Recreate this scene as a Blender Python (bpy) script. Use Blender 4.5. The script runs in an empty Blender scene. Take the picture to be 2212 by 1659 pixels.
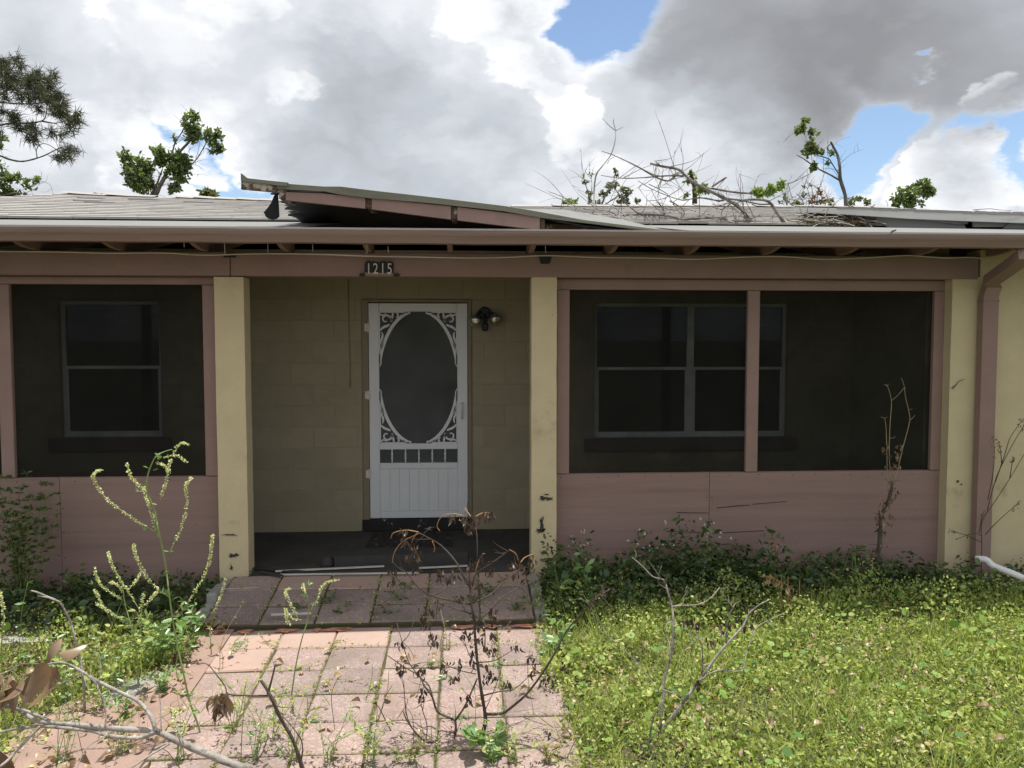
import bpy, math, random
import numpy as np
from mathutils import Vector, Matrix

random.seed(7)
RNG = np.random.default_rng(11)
R = math.radians
sc = bpy.context.scene
COL = sc.collection

# ------------------------------------------------------------------ camera
F = 1736.0                      # focal length in pixels of a 2212 x 1659 picture
CAM = Vector((0.0, -6.2, 1.78))
PITCH, YAW = R(3.1), R(3.5)
cd = bpy.data.cameras.new("camera")
cam = bpy.data.objects.new("camera", cd)
COL.objects.link(cam)
cd.sensor_width = 36.0
cd.lens = F / 2212 * 36
cd.clip_start = 0.05
cd.clip_end = 6000
cam.location = CAM
cam.rotation_euler = (math.pi / 2 - PITCH, 0, -YAW)
sc.camera = cam
CM = cam.rotation_euler.to_matrix()

# ------------------------------------------------------------------ world
SUN_EL, SUN_AZ = R(82.5), R(38)         # azimuth measured from +Y (behind the house) towards +X
world = bpy.data.worlds.new("World")
sc.world = world
world.use_nodes = True
world.cycles.sampling_method = 'MANUAL'
world.cycles.sample_map_resolution = 256
wn = world.node_tree
wn.nodes.clear()


def ray(px, py):
    return (CM @ Vector(((px - 1106) / F, -(py - 829.5) / F, -1))).normalized()


def build_sky():
    N, L = wn.nodes, wn.links
    out = N.new("ShaderNodeOutputWorld")
    bg = N.new("ShaderNodeBackground")
    bg.inputs[1].default_value = 0.12
    sky = N.new("ShaderNodeTexSky")
    sky.sky_type = 'NISHITA'
    sky.sun_disc = False
    sky.sun_elevation = SUN_EL
    sky.sun_rotation = SUN_AZ
    sky.altitude = 10
    sky.air_density = 1.0
    sky.dust_density = 0.6
    sky.ozone_density = 1.6
    geo = N.new("ShaderNodeTexCoord")

    def math_(op, a, b=None, clamp=False):
        m = N.new("ShaderNodeMath")
        m.operation = op
        m.use_clamp = clamp
        for i, v in enumerate((a, b)):
            if v is None:
                continue
            if isinstance(v, (int, float)):
                m.inputs[i].default_value = v
            else:
                L.new(v, m.inputs[i])
        return m.outputs[0]

    d = geo.outputs["Generated"]
    mp = N.new("ShaderNodeMapping")
    mp.inputs["Scale"].default_value = (1, 1, 1.75)
    L.new(d, mp.inputs[0])

    def noise(scale, detail, rough, off, dist=0.0):
        m2 = N.new("ShaderNodeMapping")
        m2.inputs["Location"].default_value = off
        L.new(mp.outputs[0], m2.inputs[0])
        n = N.new("ShaderNodeTexNoise")
        n.inputs["Scale"].default_value = scale
        n.inputs["Detail"].default_value = detail
        n.inputs["Roughness"].default_value = rough
        n.inputs["Distortion"].default_value = dist
        L.new(m2.outputs[0], n.inputs["Vector"])
        return n.outputs["Fac"]

    # ragged edges: every bank and gap is bent by turbulence
    def warp(scale, detail, amp, off):
        m2 = N.new("ShaderNodeMapping")
        m2.inputs["Location"].default_value = off
        L.new(mp.outputs[0], m2.inputs[0])
        n = N.new("ShaderNodeTexNoise")
        n.inputs["Scale"].default_value = scale
        n.inputs["Detail"].default_value = detail
        n.inputs["Roughness"].default_value = 0.58
        L.new(m2.outputs[0], n.inputs["Vector"])
        v = N.new("ShaderNodeVectorMath")
        v.operation = 'SUBTRACT'
        L.new(n.outputs["Color"], v.inputs[0])
        v.inputs[1].default_value = (.5, .5, .5)
        s = N.new("ShaderNodeVectorMath")
        s.operation = 'SCALE'
        s.inputs["Scale"].default_value = amp
        L.new(v.outputs[0], s.inputs[0])
        a = N.new("ShaderNodeVectorMath")
        a.operation = 'ADD'
        L.new(d, a.inputs[0])
        L.new(s.outputs[0], a.inputs[1])
        nn = N.new("ShaderNodeVectorMath")
        nn.operation = 'NORMALIZE'
        L.new(a.outputs[0], nn.inputs[0])
        return nn.outputs[0]

    dw = warp(7.0, 7, 0.15, (1.3, 2.2, 0.7))
    puff = noise(5.0, 6, 0.56, (0.3, 5.2, 1.1), 0.2)
    wide = noise(1.7, 2, 0.5, (3.1, 1.7, 0.4))
    vo = N.new("ShaderNodeTexVoronoi")
    vo.feature = 'F1'
    vo.inputs["Scale"].default_value = 9.0
    vo.inputs["Detail"].default_value = 2.0
    vo.inputs["Roughness"].default_value = 0.45
    m3 = N.new("ShaderNodeMapping")
    m3.inputs["Scale"].default_value = (1, 1, 1.5)
    L.new(dw, m3.inputs[0])
    L.new(m3.outputs[0], vo.inputs["Vector"])
    billow = vo.outputs["Distance"]

    def bump(px, py, sig, amp):
        """a broad bank (+) or gap (-) of cloud in that part of the sky"""
        v = ray(px, py)
        dot = N.new("ShaderNodeVectorMath")
        dot.operation = 'DOT_PRODUCT'
        L.new(dw, dot.inputs[0])
        dot.inputs[1].default_value = v
        s = (sig / F) ** 2
        e = math_('SUBTRACT', dot.outputs["Value"], 1.0)
        e = math_('MULTIPLY', e, 1.0 / s)
        e = math_('POWER', 2.71828, e)
        return math_('MULTIPLY', e, amp)

    def field(base, terms, bumps):
        v = math_('ADD', base, 0.0)
        for (src, mid, k) in terms:
            v = math_('ADD', v, math_('MULTIPLY', math_('SUBTRACT', src, mid), k))
        for b in bumps:
            v = math_('ADD', v, bump(*b))
        return v

    GAPS = [(1305, 12, 62, -0.56), (1365, 42, 34, -0.28), (1245, 0, 44, -0.28), (1885, 300, 50, -0.50), (1850, 365, 46, -0.45), (1920, 270, 30, -0.2),
            (2015, 132, 8, -0.38), (2195, 325, 40, -0.45), (2080, 300, 34, -0.3), (395, 300, 26, -0.30), (335, 298, 30, -0.22), (440, 350, 26, -0.32),
            (290, 290, 40, -0.25), (470, 415, 28, -0.50), (550, 428, 26, -0.35), (1850, 180, 20, -0.1)]
    dens = field(0.50, [(puff, 0.5, 0.55), (wide, 0.5, 0.30)], GAPS)
    mr = N.new("ShaderNodeMapRange")
    mr.interpolation_type = 'SMOOTHSTEP'
    mr.inputs["From Min"].default_value = 0.17
    mr.inputs["From Max"].default_value = 0.37
    L.new(dens, mr.inputs["Value"])
    cover = mr.outputs[0]
    BANKS = [(1600, 110, 170, -0.26), (1850, 120, 170, -0.30), (2130, 60, 180, -0.26), (1460, 70, 80, -0.14), (1750, 215, 90, -0.14),
             (850, 300, 190, -0.12), (1010, 340, 120, -0.08), (650, 380, 120, -0.10), (760, 160, 90, -0.08), (200, 390, 100, -0.08), (60, 40, 110, -0.12), (320, 60, 110, -0.05),
             (1480, 320, 90, 0.12), (1620, 330, 80, 0.10), (450, 190, 110, 0.08), (150, 220, 90, 0.06), (1000, 15, 60, 0.14)]
    shade = field(0.66, [(billow, 0.46, -0.20), (puff, 0.5, 0.42), (wide, 0.5, 0.20)], BANKS)
    # light shining through the thin rims of the banks
    rim = N.new("ShaderNodeMapRange")
    rim.inputs["From Min"].default_value = 0.30
    rim.inputs["From Max"].default_value = 0.50
    rim.inputs["To Min"].default_value = 0.22
    rim.inputs["To Max"].default_value = 0.0
    L.new(dens, rim.inputs["Value"])
    shade = math_('ADD', shade, rim.outputs[0])
    cr = N.new("ShaderNodeValToRGB")
    L.new(shade, cr.inputs[0])
    K = 1 / 0.12 / 10
    e = cr.color_ramp.elements
    e[0].position, e[0].color = 0.0, (0.23 * K, 0.235 * K, 0.25 * K, 1)
    e[1].position, e[1].color = 1.0, (1.1 * K, 1.1 * K, 1.1 * K, 1)
    for p, c in ((0.22, (0.31, 0.32, 0.34)), (0.42, (0.44, 0.47, 0.51)), (0.56, (0.60, 0.62, 0.655)), (0.74, (0.82, 0.825, 0.84))):
        q = e.new(p)
        q.color = (c[0] * K, c[1] * K, c[2] * K, 1)
    sc10 = N.new("ShaderNodeVectorMath")
    sc10.operation = 'SCALE'
    sc10.inputs["Scale"].default_value = 10.0
    # nearer heaps of cumulus with crisp sunlit edges
    heap = noise(8.0, 8, 0.55, (6.3, 1.2, 2.1), 0.15)
    HEAPS = [(1205, 190, 60, 0.42), (1265, 290, 56, 0.40), (1120, 60, 70, 0.38), (1000, 10, 60, 0.25), (1345, 105, 36, 0.34), (600, 222, 34, 0.26), (680, 235, 30, 0.24), (560, 35, 55, 0.20),
             (2040, 385, 75, 0.42), (2130, 330, 36, 0.15), (2110, 215, 40, 0.36), (2170, 165, 55, 0.34), (1990, 340, 40, 0.30), (290, 375, 50, 0.26), (1190, 350, 30, 0.22), (1860, 400, 36, 0.28),
             (440, 400, 40, 0.24), (500, 270, 40, 0.18), (1450, 390, 60, 0.2), (1560, 290, 60, 0.2), (380, 170, 80, 0.16), (160, 180, 70, 0.14), (250, 60, 70, 0.1), (1620, 110, 180, -0.40), (1900, 100, 180, -0.40), (860, 300, 150, -0.22)]
    fb = field(0.42, [(heap, 0.5, 1.25), (billow, 0.46, -0.25)], HEAPS + [(a, b, c, k * .9) for a, b, c, k in GAPS[:6]])
    am = N.new("ShaderNodeMapRange")
    am.interpolation_type = 'SMOOTHSTEP'
    am.inputs["From Min"].default_value = 0.46
    am.inputs["From Max"].default_value = 0.58
    L.new(fb, am.inputs["Value"])
    alpha = am.outputs[0]
    fs = field(0.80, [(puff, 0.5, 0.85), (billow, 0.46, -0.42), (fb, 0.62, -0.30)], [(2120, 280, 50, -0.35), (2180, 240, 40, -0.25)])
    cf = N.new("ShaderNodeValToRGB")
    L.new(fs, cf.inputs[0])
    e = cf.color_ramp.elements
    e[0].position, e[0].color = 0.25, (0.36 * K, 0.37 * K, 0.39 * K, 1)
    e[1].position, e[1].color = 1.0, (1.05 * K, 1.05 * K, 1.05 * K, 1)
    for p, c in ((0.50, (0.55, 0.57, 0.60)), (0.72, (0.80, 0.81, 0.83)), (0.85, (0.94, 0.945, 0.95))):
        q = e.new(p)
        q.color = (c[0] * K, c[1] * K, c[2] * K, 1)
    ly = N.new("ShaderNodeMix")
    ly.data_type = 'RGBA'
    L.new(alpha, ly.inputs["Factor"])
    L.new(cr.outputs[0], ly.inputs["A"])
    L.new(cf.outputs[0], ly.inputs["B"])
    L.new(ly.outputs["Result"], sc10.inputs[0])
    cover = math_('MAXIMUM', cover, alpha)
    mix = N.new("ShaderNodeMix")
    mix.data_type = 'RGBA'
    L.new(cover, mix.inputs["Factor"])
    L.new(sky.outputs[0], mix.inputs["A"])
    L.new(sc10.outputs[0], mix.inputs["B"])
    L.new(mix.outputs["Result"], bg.inputs[0])
    L.new(bg.outputs[0], out.inputs[0])


build_sky()

# ------------------------------------------------------------------ sun and exposure
sl = bpy.data.lights.new("sun", 'SUN')
sl.energy = 5.0
sl.angle = R(0.55)
sl.color = (1.0, 0.955, 0.88)
sun = bpy.data.objects.new("sun", sl)
COL.objects.link(sun)
to_sun = Vector((math.sin(SUN_AZ) * math.cos(SUN_EL), math.cos(SUN_AZ) * math.cos(SUN_EL), math.sin(SUN_EL)))
sun.rotation_euler = to_sun.to_track_quat('Z', 'Y').to_euler()
sc.view_settings.view_transform = 'Standard'
sc.view_settings.look = 'None'
sc.view_settings.exposure = 0.42
sc.view_settings.gamma = 1.0
sc.view_settings.use_curve_mapping = False
sc.render.engine = 'CYCLES'
sc.cycles.max_bounces = 8
sc.cycles.transparent_max_bounces = 12
sc.cycles.use_denoising = True


# ------------------------------------------------------------------ layout helpers
def W(px, py, Y):
    """point of the vertical plane y = Y that the photograph shows at (px, py)"""
    d = ray(px, py)
    return CAM + d * ((Y - CAM.y) / d.y)


def path_z(Y):
    return -0.107 + 0.055 * max(Y, -9)


def ground_z(x, Y):
    if Y > -0.02:
        return -0.128
    return -0.128 + 0.055 * max(Y, -9)


def G(px, py, off=0.0):
    d = ray(px, py)
    t = 3.0
    for _ in range(60):
        p = CAM + d * t
        t += (p.z - (ground_z(p.x, p.y) + off)) * 1.6
    return CAM + d * t


def zoomer(x0, y0, w, outw=2212):
    k = w / outw
    return lambda x, y: ((x0 + x * k) / 1.35624, (y0 + y * k) / 1.35624)


ZA = zoomer(1600, 330, 900)
ZB = zoomer(2000, 0, 1000)
ZC = zoomer(0, 150, 700, 2191)
ZD = zoomer(0, 1350, 700, 2111)
Z1 = zoomer(0, 1500, 1000)
Z2 = zoomer(1000, 1500, 1000)
Z3 = zoomer(2000, 1500, 1000)
Z4 = zoomer(0, 750, 1000)
Z6 = zoomer(2500, 1100, 500, 1276)
Z7 = zoomer(650, 470, 800)


# ------------------------------------------------------------------ mesh helpers
class MB:
    def __init__(self):
        self.v, self.f = [], []

    def add(self, vs, fs):
        o = len(self.v)
        self.v.extend([tuple(p) for p in vs])
        self.f.extend([tuple(i + o for i in f) for f in fs])
        return self

    def box(self, x0, x1, y0, y1, z0, z1):
        vs = [(x, y, z) for x in (x0, x1) for y in (y0, y1) for z in (z0, z1)]
        return self.add(vs, [(0, 1, 3, 2), (4, 6, 7, 5), (0, 4, 5, 1), (2, 3, 7, 6), (0, 2, 6, 4), (1, 5, 7, 3)])

    def bbox(self, x0, x1, y0, y1, z0, z1, b=0.004):
        """box with chamfered edges"""
        b = min(b, (x1 - x0) * .3, (y1 - y0) * .3, (z1 - z0) * .3)
        vs, idx = [], {}
        for i, x in enumerate((x0, x1)):
            for j, y in enumerate((y0, y1)):
                for k, z in enumerate((z0, z1)):
                    sx, sy, sz = (1, -1)[i] * b, (1, -1)[j] * b, (1, -1)[k] * b
                    for a, off in enumerate(((0, sy, sz), (sx, 0, sz), (sx, sy, 0))):
                        idx[i, j, k, a] = len(vs)
                        vs.append((x + off[0], y + off[1], z + off[2]))
        fs = []
        I = idx
        for s in (0, 1):
            def q(a, c):
                c = list(c)
                return tuple(c if s else c[::-1])
            fs.append(q(0, [I[s, 0, 0, 0], I[s, 1, 0, 0], I[s, 1, 1, 0], I[s, 0, 1, 0]]))
            fs.append(q(1, [I[0, s, 0, 1], I[0, s, 1, 1], I[1, s, 1, 1], I[1, s, 0, 1]]))
            fs.append(q(2, [I[0, 0, s, 2], I[1, 0, s, 2], I[1, 1, s, 2], I[0, 1, s, 2]]))
        for p in (0, 1):
            for q2 in (0, 1):
                f = (I[p, q2, 0, 0], I[p, q2, 0, 1], I[p, q2, 1, 1], I[p, q2, 1, 0])
                fs.append(f if p != q2 else f[::-1])
                f = (I[p, 0, q2, 0], I[p, 0, q2, 2], I[p, 1, q2, 2], I[p, 1, q2, 0])
                fs.append(f[::-1] if p != q2 else f)
                f = (I[0, p, q2, 1], I[0, p, q2, 2], I[1, p, q2, 2], I[1, p, q2, 1])
                fs.append(f if p != q2 else f[::-1])
        for i in (0, 1):
            for j in (0, 1):
                for k in (0, 1):
                    f = (I[i, j, k, 0], I[i, j, k, 1], I[i, j, k, 2])
                    fs.append(f if (i + j + k) % 2 else f[::-1])
        return self.add(vs, fs)

    def prism(self, poly, ext):
        n = len(poly)
        ext = Vector(ext)
        vs = [Vector(p) for p in poly] + [Vector(p) + ext for p in poly]
        fs = [tuple(range(n))[::-1], tuple(range(n, 2 * n))]
        fs += [(i, (i + 1) % n, n + (i + 1) % n, n + i) for i in range(n)]
        return self.add(vs, fs)

    def tube(self, pts, radii, n=6, cap=True):
        pts = [Vector(p) for p in pts]
        if isinstance(radii, (int, float)):
            radii = [radii] * len(pts)
        rings = []
        t0 = (pts[1] - pts[0]).normalized()
        a = Vector((0, 0, 1)) if abs(t0.z) < .9 else Vector((1, 0, 0))
        nrm = t0.cross(a).normalized()
        vs = []
        for i, p in enumerate(pts):
            t = (pts[min(i + 1, len(pts) - 1)] - pts[max(i - 1, 0)])
            if t.length < 1e-9:
                t = t0.copy()
            t.normalize()
            nrm = (nrm - t * nrm.dot(t))
            if nrm.length < 1e-6:
                nrm = t.orthogonal()
            nrm.normalize()
            b = t.cross(nrm)
            for k in range(n):
                ang = 2 * math.pi * k / n
                vs.append(p + (nrm * math.cos(ang) + b * math.sin(ang)) * radii[i])
        fs = []
        for i in range(len(pts) - 1):
            for k in range(n):
                k2 = (k + 1) % n
                fs.append((i * n + k, i * n + k2, (i + 1) * n + k2, (i + 1) * n + k))
        if cap:
            fs.append(tuple(range(n))[::-1])
            fs.append(tuple(range((len(pts) - 1) * n, len(pts) * n)))
        return self.add(vs, fs)

    def lathe(self, c, prof, n=12, axis='Z'):
        vs, fs = [], []
        for (r, h) in prof:
            for k in range(n):
                a = 2 * math.pi * k / n
                q = (r * math.cos(a), r * math.sin(a), h)
                if axis == 'Y':
                    q = (q[0], q[2], q[1])
                vs.append((c[0] + q[0], c[1] + q[1], c[2] + q[2]))
        for i in range(len(prof) - 1):
            for k in range(n):
                k2 = (k + 1) % n
                f = (i * n + k, i * n + k2, (i + 1) * n + k2, (i + 1) * n + k)
                fs.append(f if axis == 'Z' else f[::-1])
        a, b = tuple(range(n))[::-1], tuple(range((len(prof) - 1) * n, len(prof) * n))
        fs += [a, b] if axis == 'Z' else [a[::-1], b[::-1]]
        return self.add(vs, fs)

    def ribbon(self, pts2, w, y0, y1, closed=False):
        """flat strip in the XZ plane following a 2-D line, from y0 (front) to y1"""
        n = len(pts2)
        L_, R_ = [], []
        for i, (x, z) in enumerate(pts2):
            a = pts2[max(i - 1, 0)]
            b = pts2[min(i + 1, n - 1)]
            tx, tz = b[0] - a[0], b[1] - a[1]
            l = math.hypot(tx, tz) or 1
            ww = w[i] if isinstance(w, (list, tuple)) else w
            nx, nz = -tz / l * ww / 2, tx / l * ww / 2
            L_.append((x + nx, z + nz))
            R_.append((x - nx, z - nz))
        vs = []
        for i in range(n):
            vs += [(L_[i][0], y0, L_[i][1]), (R_[i][0], y0, R_[i][1]), (R_[i][0], y1, R_[i][1]), (L_[i][0], y1, L_[i][1])]
        fs = []
        for i in range(n - 1):
            for k in range(4):
                k2 = (k + 1) % 4
                fs.append((4 * i + k, 4 * i + k2, 4 * i + 4 + k2, 4 * i + 4 + k))
        fs += [(3, 2, 1, 0), (4 * n - 4, 4 * n - 3, 4 * n - 2, 4 * n - 1)]
        return self.add(vs, fs)

    def mesh(self, name, mat, smooth=False):
        me = bpy.data.meshes.new(name)
        me.from_pydata(self.v, [], self.f)
        me.materials.append(mat)
        if smooth:
            me.polygons.foreach_set("use_smooth", [True] * len(me.polygons))
        me.update()
        return me

    def build(self, name, mat, parent=None, smooth=False, **kw):
        return link(name, self.mesh(name, mat, smooth), parent, **kw)


def link(name, me, parent=None, loc=None, rot=None, **kw):
    o = bpy.data.objects.new(name, me)
    COL.objects.link(o)
    if parent is not None:
        o.parent = parent
    if loc is not None:
        o.location = loc
    if rot is not None:
        o.rotation_euler = rot
    tag(o, **kw)
    return o


def tag(o, label=None, cat=None, group=None, kind=None):
    for k, v in (("label", label), ("category", cat), ("group", group), ("kind", kind)):
        if v:
            o[k] = v
    return o


def thing(name, label, cat, loc=(0, 0, 0), group=None):
    return link(name, None, None, loc=loc, label=label, cat=cat, group=group)


def base_at(root, p):
    """put a thing's empty at its foot; parts are given in world coordinates"""
    root.location = p
    for c in root.children:
        c.location = Vector(c.location) - Vector(p)


def smooth_line(pts, sub=4):
    pts = [Vector(p) for p in pts]
    if len(pts) < 3:
        return [pts[0].lerp(pts[-1], i / sub) for i in range(sub + 1)]
    out = []
    P = [pts[0] * 2 - pts[1]] + pts + [pts[-1] * 2 - pts[-2]]
    for i in range(1, len(P) - 2):
        p0, p1, p2, p3 = P[i - 1:i + 3]
        for k in range(sub):
            t = k / sub
            out.append(.5 * ((2 * p1) + (p2 - p0) * t + (2 * p0 - 5 * p1 + 4 * p2 - p3) * t * t + (3 * p1 - p0 - 3 * p2 + p3) * t ** 3))
    out.append(pts[-1])
    return out


# leaf templates: (x across, y along, z out of the leaf) and faces of four corners
OVAL = (np.array([(0, 0, 0), (.40, .22, .10), (.44, .58, .10), (0, 1, -.06), (-.44, .58, .10), (-.40, .22, .10)], float),
        np.array([(0, 1, 2, 3), (0, 3, 4, 5)]))
ROUND = (np.array([(.5 * math.cos(a), .5 + .5 * math.sin(a), .05 * (k % 2)) for k, a in enumerate([i * math.pi / 4 for i in range(8)])], float),
         np.array([(0, 1, 2, 3), (0, 3, 4, 7), (4, 5, 6, 7)]))
BLADE = (np.array([(-.5, 0, 0), (.5, 0, 0), (.42, .55, .07), (-.42, .55, .07), (.05, 1, .28), (-.05, 1, .28)], float),
         np.array([(0, 1, 2, 3), (3, 2, 4, 5)]))
CURL = (np.array([(0, 0, 0), (.38, .3, .25), (.30, .7, .20), (0, 1, -.1), (-.30, .7, .20), (-.38, .3, .25)], float),
        np.array([(0, 1, 2, 3), (0, 3, 4, 5)]))

_t = [0, .18, .38, .6, .8, 1.0]
_w = [.04, .34, .50, .44, .26, .02]
_b = [0, .10, .12, -.02, -.30, -.62]
WITHER = (np.array([p for t, w, b in zip(_t, _w, _b) for p in ((-w, t * .92, b + w * .75), (0, t, b), (w, t * .95, b + w * .55))], float),
          np.array([q for i in range(5) for q in ((3 * i, 3 * i + 1, 3 * i + 4, 3 * i + 3), (3 * i + 1, 3 * i + 2, 3 * i + 5, 3 * i + 4))]))


def norm(a):
    return a / (np.linalg.norm(a, axis=1, keepdims=True) + 1e-9)


def leaf_arrays(tmpl, pos, along, length, width, face=None):
    T, Fc = tmpl
    n = len(pos)
    pos = np.asarray(pos, float)
    along = norm(np.asarray(along, float))
    rnd = RNG.normal(size=(n, 3)) if face is None else np.asarray(face, float)
    side = norm(np.cross(along, rnd))
    nr = np.cross(side, along)
    length = np.broadcast_to(np.asarray(length, float), (n,))
    width = np.broadcast_to(np.asarray(width, float), (n,))
    V = (pos[:, None, :] + side[:, None, :] * (T[None, :, 0, None] * width[:, None, None])
         + along[:, None, :] * (T[None, :, 1, None] * length[:, None, None])
         + nr[:, None, :] * (T[None, :, 2, None] * width[:, None, None]))
    k = len(T)
    Fs = Fc[None] + (np.arange(n) * k)[:, None, None]
    return V.reshape(-1, 3), Fs.reshape(-1, Fc.shape[1])


def mesh_arrays(name, parts, mat):
    vs, fs, o = [], [], 0
    for v, f in parts:
        vs.append(v)
        fs.append(f + o)
        o += len(v)
    v, f = np.concatenate(vs), np.concatenate(fs)
    me = bpy.data.meshes.new(name)
    me.vertices.add(len(v))
    me.vertices.foreach_set("co", v.astype(np.float32).ravel())
    me.loops.add(f.size)
    me.loops.foreach_set("vertex_index", f.astype(np.int32).ravel())
    me.polygons.add(len(f))
    me.polygons.foreach_set("loop_start", np.arange(0, f.size, f.shape[1], dtype=np.int32))
    me.polygons.foreach_set("loop_total", np.full(len(f), f.shape[1], np.int32))
    me.update(calc_edges=True)
    me.materials.append(mat)
    return me


def leaves(name, parts, mat, parent=None, **kw):
    return link(name, mesh_arrays(name, parts, mat), parent, **kw)


# ------------------------------------------------------------------ materials
def new_mat(name):
    m = bpy.data.materials.new(name)
    m.use_nodes = True
    nt = m.node_tree
    b = nt.nodes["Principled BSDF"]
    return m, nt, b


def ramp(nt, fac, stops):
    cr = nt.nodes.new("ShaderNodeValToRGB")
    e = cr.color_ramp.elements
    while len(e) < len(stops):
        e.new(0.5)
    for q, (p, c) in zip(e, stops):
        q.position = p
        q.color = (*c, 1) if len(c) == 3 else c
    nt.links.new(fac, cr.inputs[0])
    return cr.outputs[0]


def tex_noise(nt, scale, detail=4, rough=.55, stretch=None, coord="Object", dist=0.0):
    tc = nt.nodes.new("ShaderNodeTexCoord")
    src = tc.outputs[coord]
    mp = nt.nodes.new("ShaderNodeMapping")
    if stretch:
        mp.inputs["Scale"].default_value = stretch
    nt.links.new(src, mp.inputs[0])
    # shift per object so that copies do not repeat
    oi = nt.nodes.new("ShaderNodeObjectInfo")
    mu = nt.nodes.new("ShaderNodeMath")
    mu.operation = 'MULTIPLY'
    mu.inputs[1].default_value = 37.0
    nt.links.new(oi.outputs["Random"], mu.inputs[0])
    nt.links.new(mu.outputs[0], mp.inputs["Location"])
    n = nt.nodes.new("ShaderNodeTexNoise")
    n.inputs["Scale"].default_value = scale
    n.inputs["Detail"].default_value = detail
    n.inputs["Roughness"].default_value = rough
    n.inputs["Distortion"].default_value = dist
    nt.links.new(mp.outputs[0], n.inputs["Vector"])
    return n.outputs["Fac"]


def mixc(nt, fac, a, b, mode='MIX'):
    m = nt.nodes.new("ShaderNodeMix")
    m.data_type = 'RGBA'
    m.blend_type = mode
    for s, v in (("Factor", fac), ("A", a), ("B", b)):
        if isinstance(v, (int, float)):
            m.inputs[s].default_value = v
        elif isinstance(v, tuple):
            m.inputs[s].default_value = (*v, 1)
        else:
            nt.links.new(v, m.inputs[s])
    return m.outputs["Result"]


def sh(c, k):
    return tuple(max(0, min(1, v * k)) for v in c)


def surf(name, col, rough=.75, var=.12, scale=6, fine=90, bump=.15, bump_d=.003, stretch=None, stain=None, stain_scale=3.0, stain_lo=.58,
         stain_hi=.66, metal=0.0, spec=.35, objvar=0.0, spots=None):
    m, nt, b = new_mat(name)
    n1 = tex_noise(nt, scale, 5, .6, stretch)
    c = ramp(nt, n1, [(.25, sh(col, 1 - var)), (.75, sh(col, 1 + var))])
    n2 = tex_noise(nt, fine, 3, .6, stretch)
    g = ramp(nt, n2, [(.3, (1 - var * .9,) * 3), (.7, (1 + 0 * var,) * 3)])
    c = mixc(nt, 1.0, c, g, 'MULTIPLY')
    if stain:
        n3 = tex_noise(nt, stain_scale, 8, .68, stretch)
        f = ramp(nt, n3, [(stain_lo, (0, 0, 0)), (stain_hi, (1, 1, 1))])
        c = mixc(nt, f, c, stain)
    if spots:
        n4 = tex_noise(nt, spots[1], 2, .5)
        f = ramp(nt, n4, [(spots[2], (0, 0, 0)), (spots[2] + .03, (1, 1, 1))])
        c = mixc(nt, f, c, spots[0])
    if objvar:
        oi = nt.nodes.new("ShaderNodeObjectInfo")
        v = ramp(nt, oi.outputs["Random"], [(0, (1 - objvar,) * 3), (1, (1, 1, 1))])
        c = mixc(nt, 1.0, c, v, 'MULTIPLY')
    nt.links.new(c, b.inputs["Base Color"])
    b.inputs["Roughness"].default_value = rough
    b.inputs["Metallic"].default_value = metal
    b.inputs["Specular IOR Level"].default_value = spec
    if bump:
        bp = nt.nodes.new("ShaderNodeBump")
        bp.inputs["Strength"].default_value = bump
        bp.inputs["Distance"].default_value = bump_d
        mm = nt.nodes.new("ShaderNodeMath")
        mm.operation = 'ADD'
        nt.links.new(n1, mm.inputs[0])
        nt.links.new(n2, mm.inputs[1])
        nt.links.new(mm.outputs[0], bp.inputs["Height"])
        nt.links.new(bp.outputs[0], b.inputs["Normal"])
    return m


def leaf_mat(name, cols, trans=.35, gloss=.06, rough=.4):
    m, nt, b = new_mat(name)
    nt.nodes.remove(b)
    out = nt.nodes["Material Output"]
    gi = nt.nodes.new("ShaderNodeNewGeometry")
    n = len(cols)
    c = ramp(nt, gi.outputs["Random Per Island"], [(i / max(1, n - 1), k) for i, k in enumerate(cols)])
    d = nt.nodes.new("ShaderNodeBsdfDiffuse")
    t = nt.nodes.new("ShaderNodeBsdfTranslucent")
    g = nt.nodes.new("ShaderNodeBsdfGlossy")
    g.inputs["Roughness"].default_value = rough
    nt.links.new(c, d.inputs[0])
    tc = mixc(nt, 1.0, c, (1.15, 1.2, .65), 'MULTIPLY')
    nt.links.new(tc, t.inputs[0])
    m1 = nt.nodes.new("ShaderNodeMixShader")
    m1.inputs[0].default_value = trans
    nt.links.new(d.outputs[0], m1.inputs[1])
    nt.links.new(t.outputs[0], m1.inputs[2])
    m2 = nt.nodes.new("ShaderNodeMixShader")
    m2.inputs[0].default_value = gloss
    nt.links.new(m1.outputs[0], m2.inputs[1])
    nt.links.new(g.outputs[0], m2.inputs[2])
    nt.links.new(m2.outputs[0], out.inputs[0])
    return m


def screen_mat(name, col, through):
    """insect mesh: dark threads with open holes between them"""
    m, nt, b = new_mat(name)
    nt.nodes.remove(b)
    out = nt.nodes["Material Output"]
    d = nt.nodes.new("ShaderNodeBsdfDiffuse")
    n = tex_noise(nt, 3, 4, .6)
    c = ramp(nt, n, [(.3, sh(col, .8)), (.7, sh(col, 1.2))])
    nt.links.new(c, d.inputs[0])
    t = nt.nodes.new("ShaderNodeBsdfTransparent")
    mx = nt.nodes.new("ShaderNodeMixShader")
    dn = tex_noise(nt, 1.3, 5, .62)
    dr = nt.nodes.new("ShaderNodeMapRange")
    dr.inputs["From Min"].default_value = .3
    dr.inputs["From Max"].default_value = .7
    dr.inputs["To Min"].default_value = through - .10
    dr.inputs["To Max"].default_value = through + .10
    nt.links.new(dn, dr.inputs["Value"])
    nt.links.new(dr.outputs[0], mx.inputs[0])
    nt.links.new(d.outputs[0], mx.inputs[1])
    nt.links.new(t.outputs[0], mx.inputs[2])
    nt.links.new(mx.outputs[0], out.inputs[0])
    return m


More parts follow.
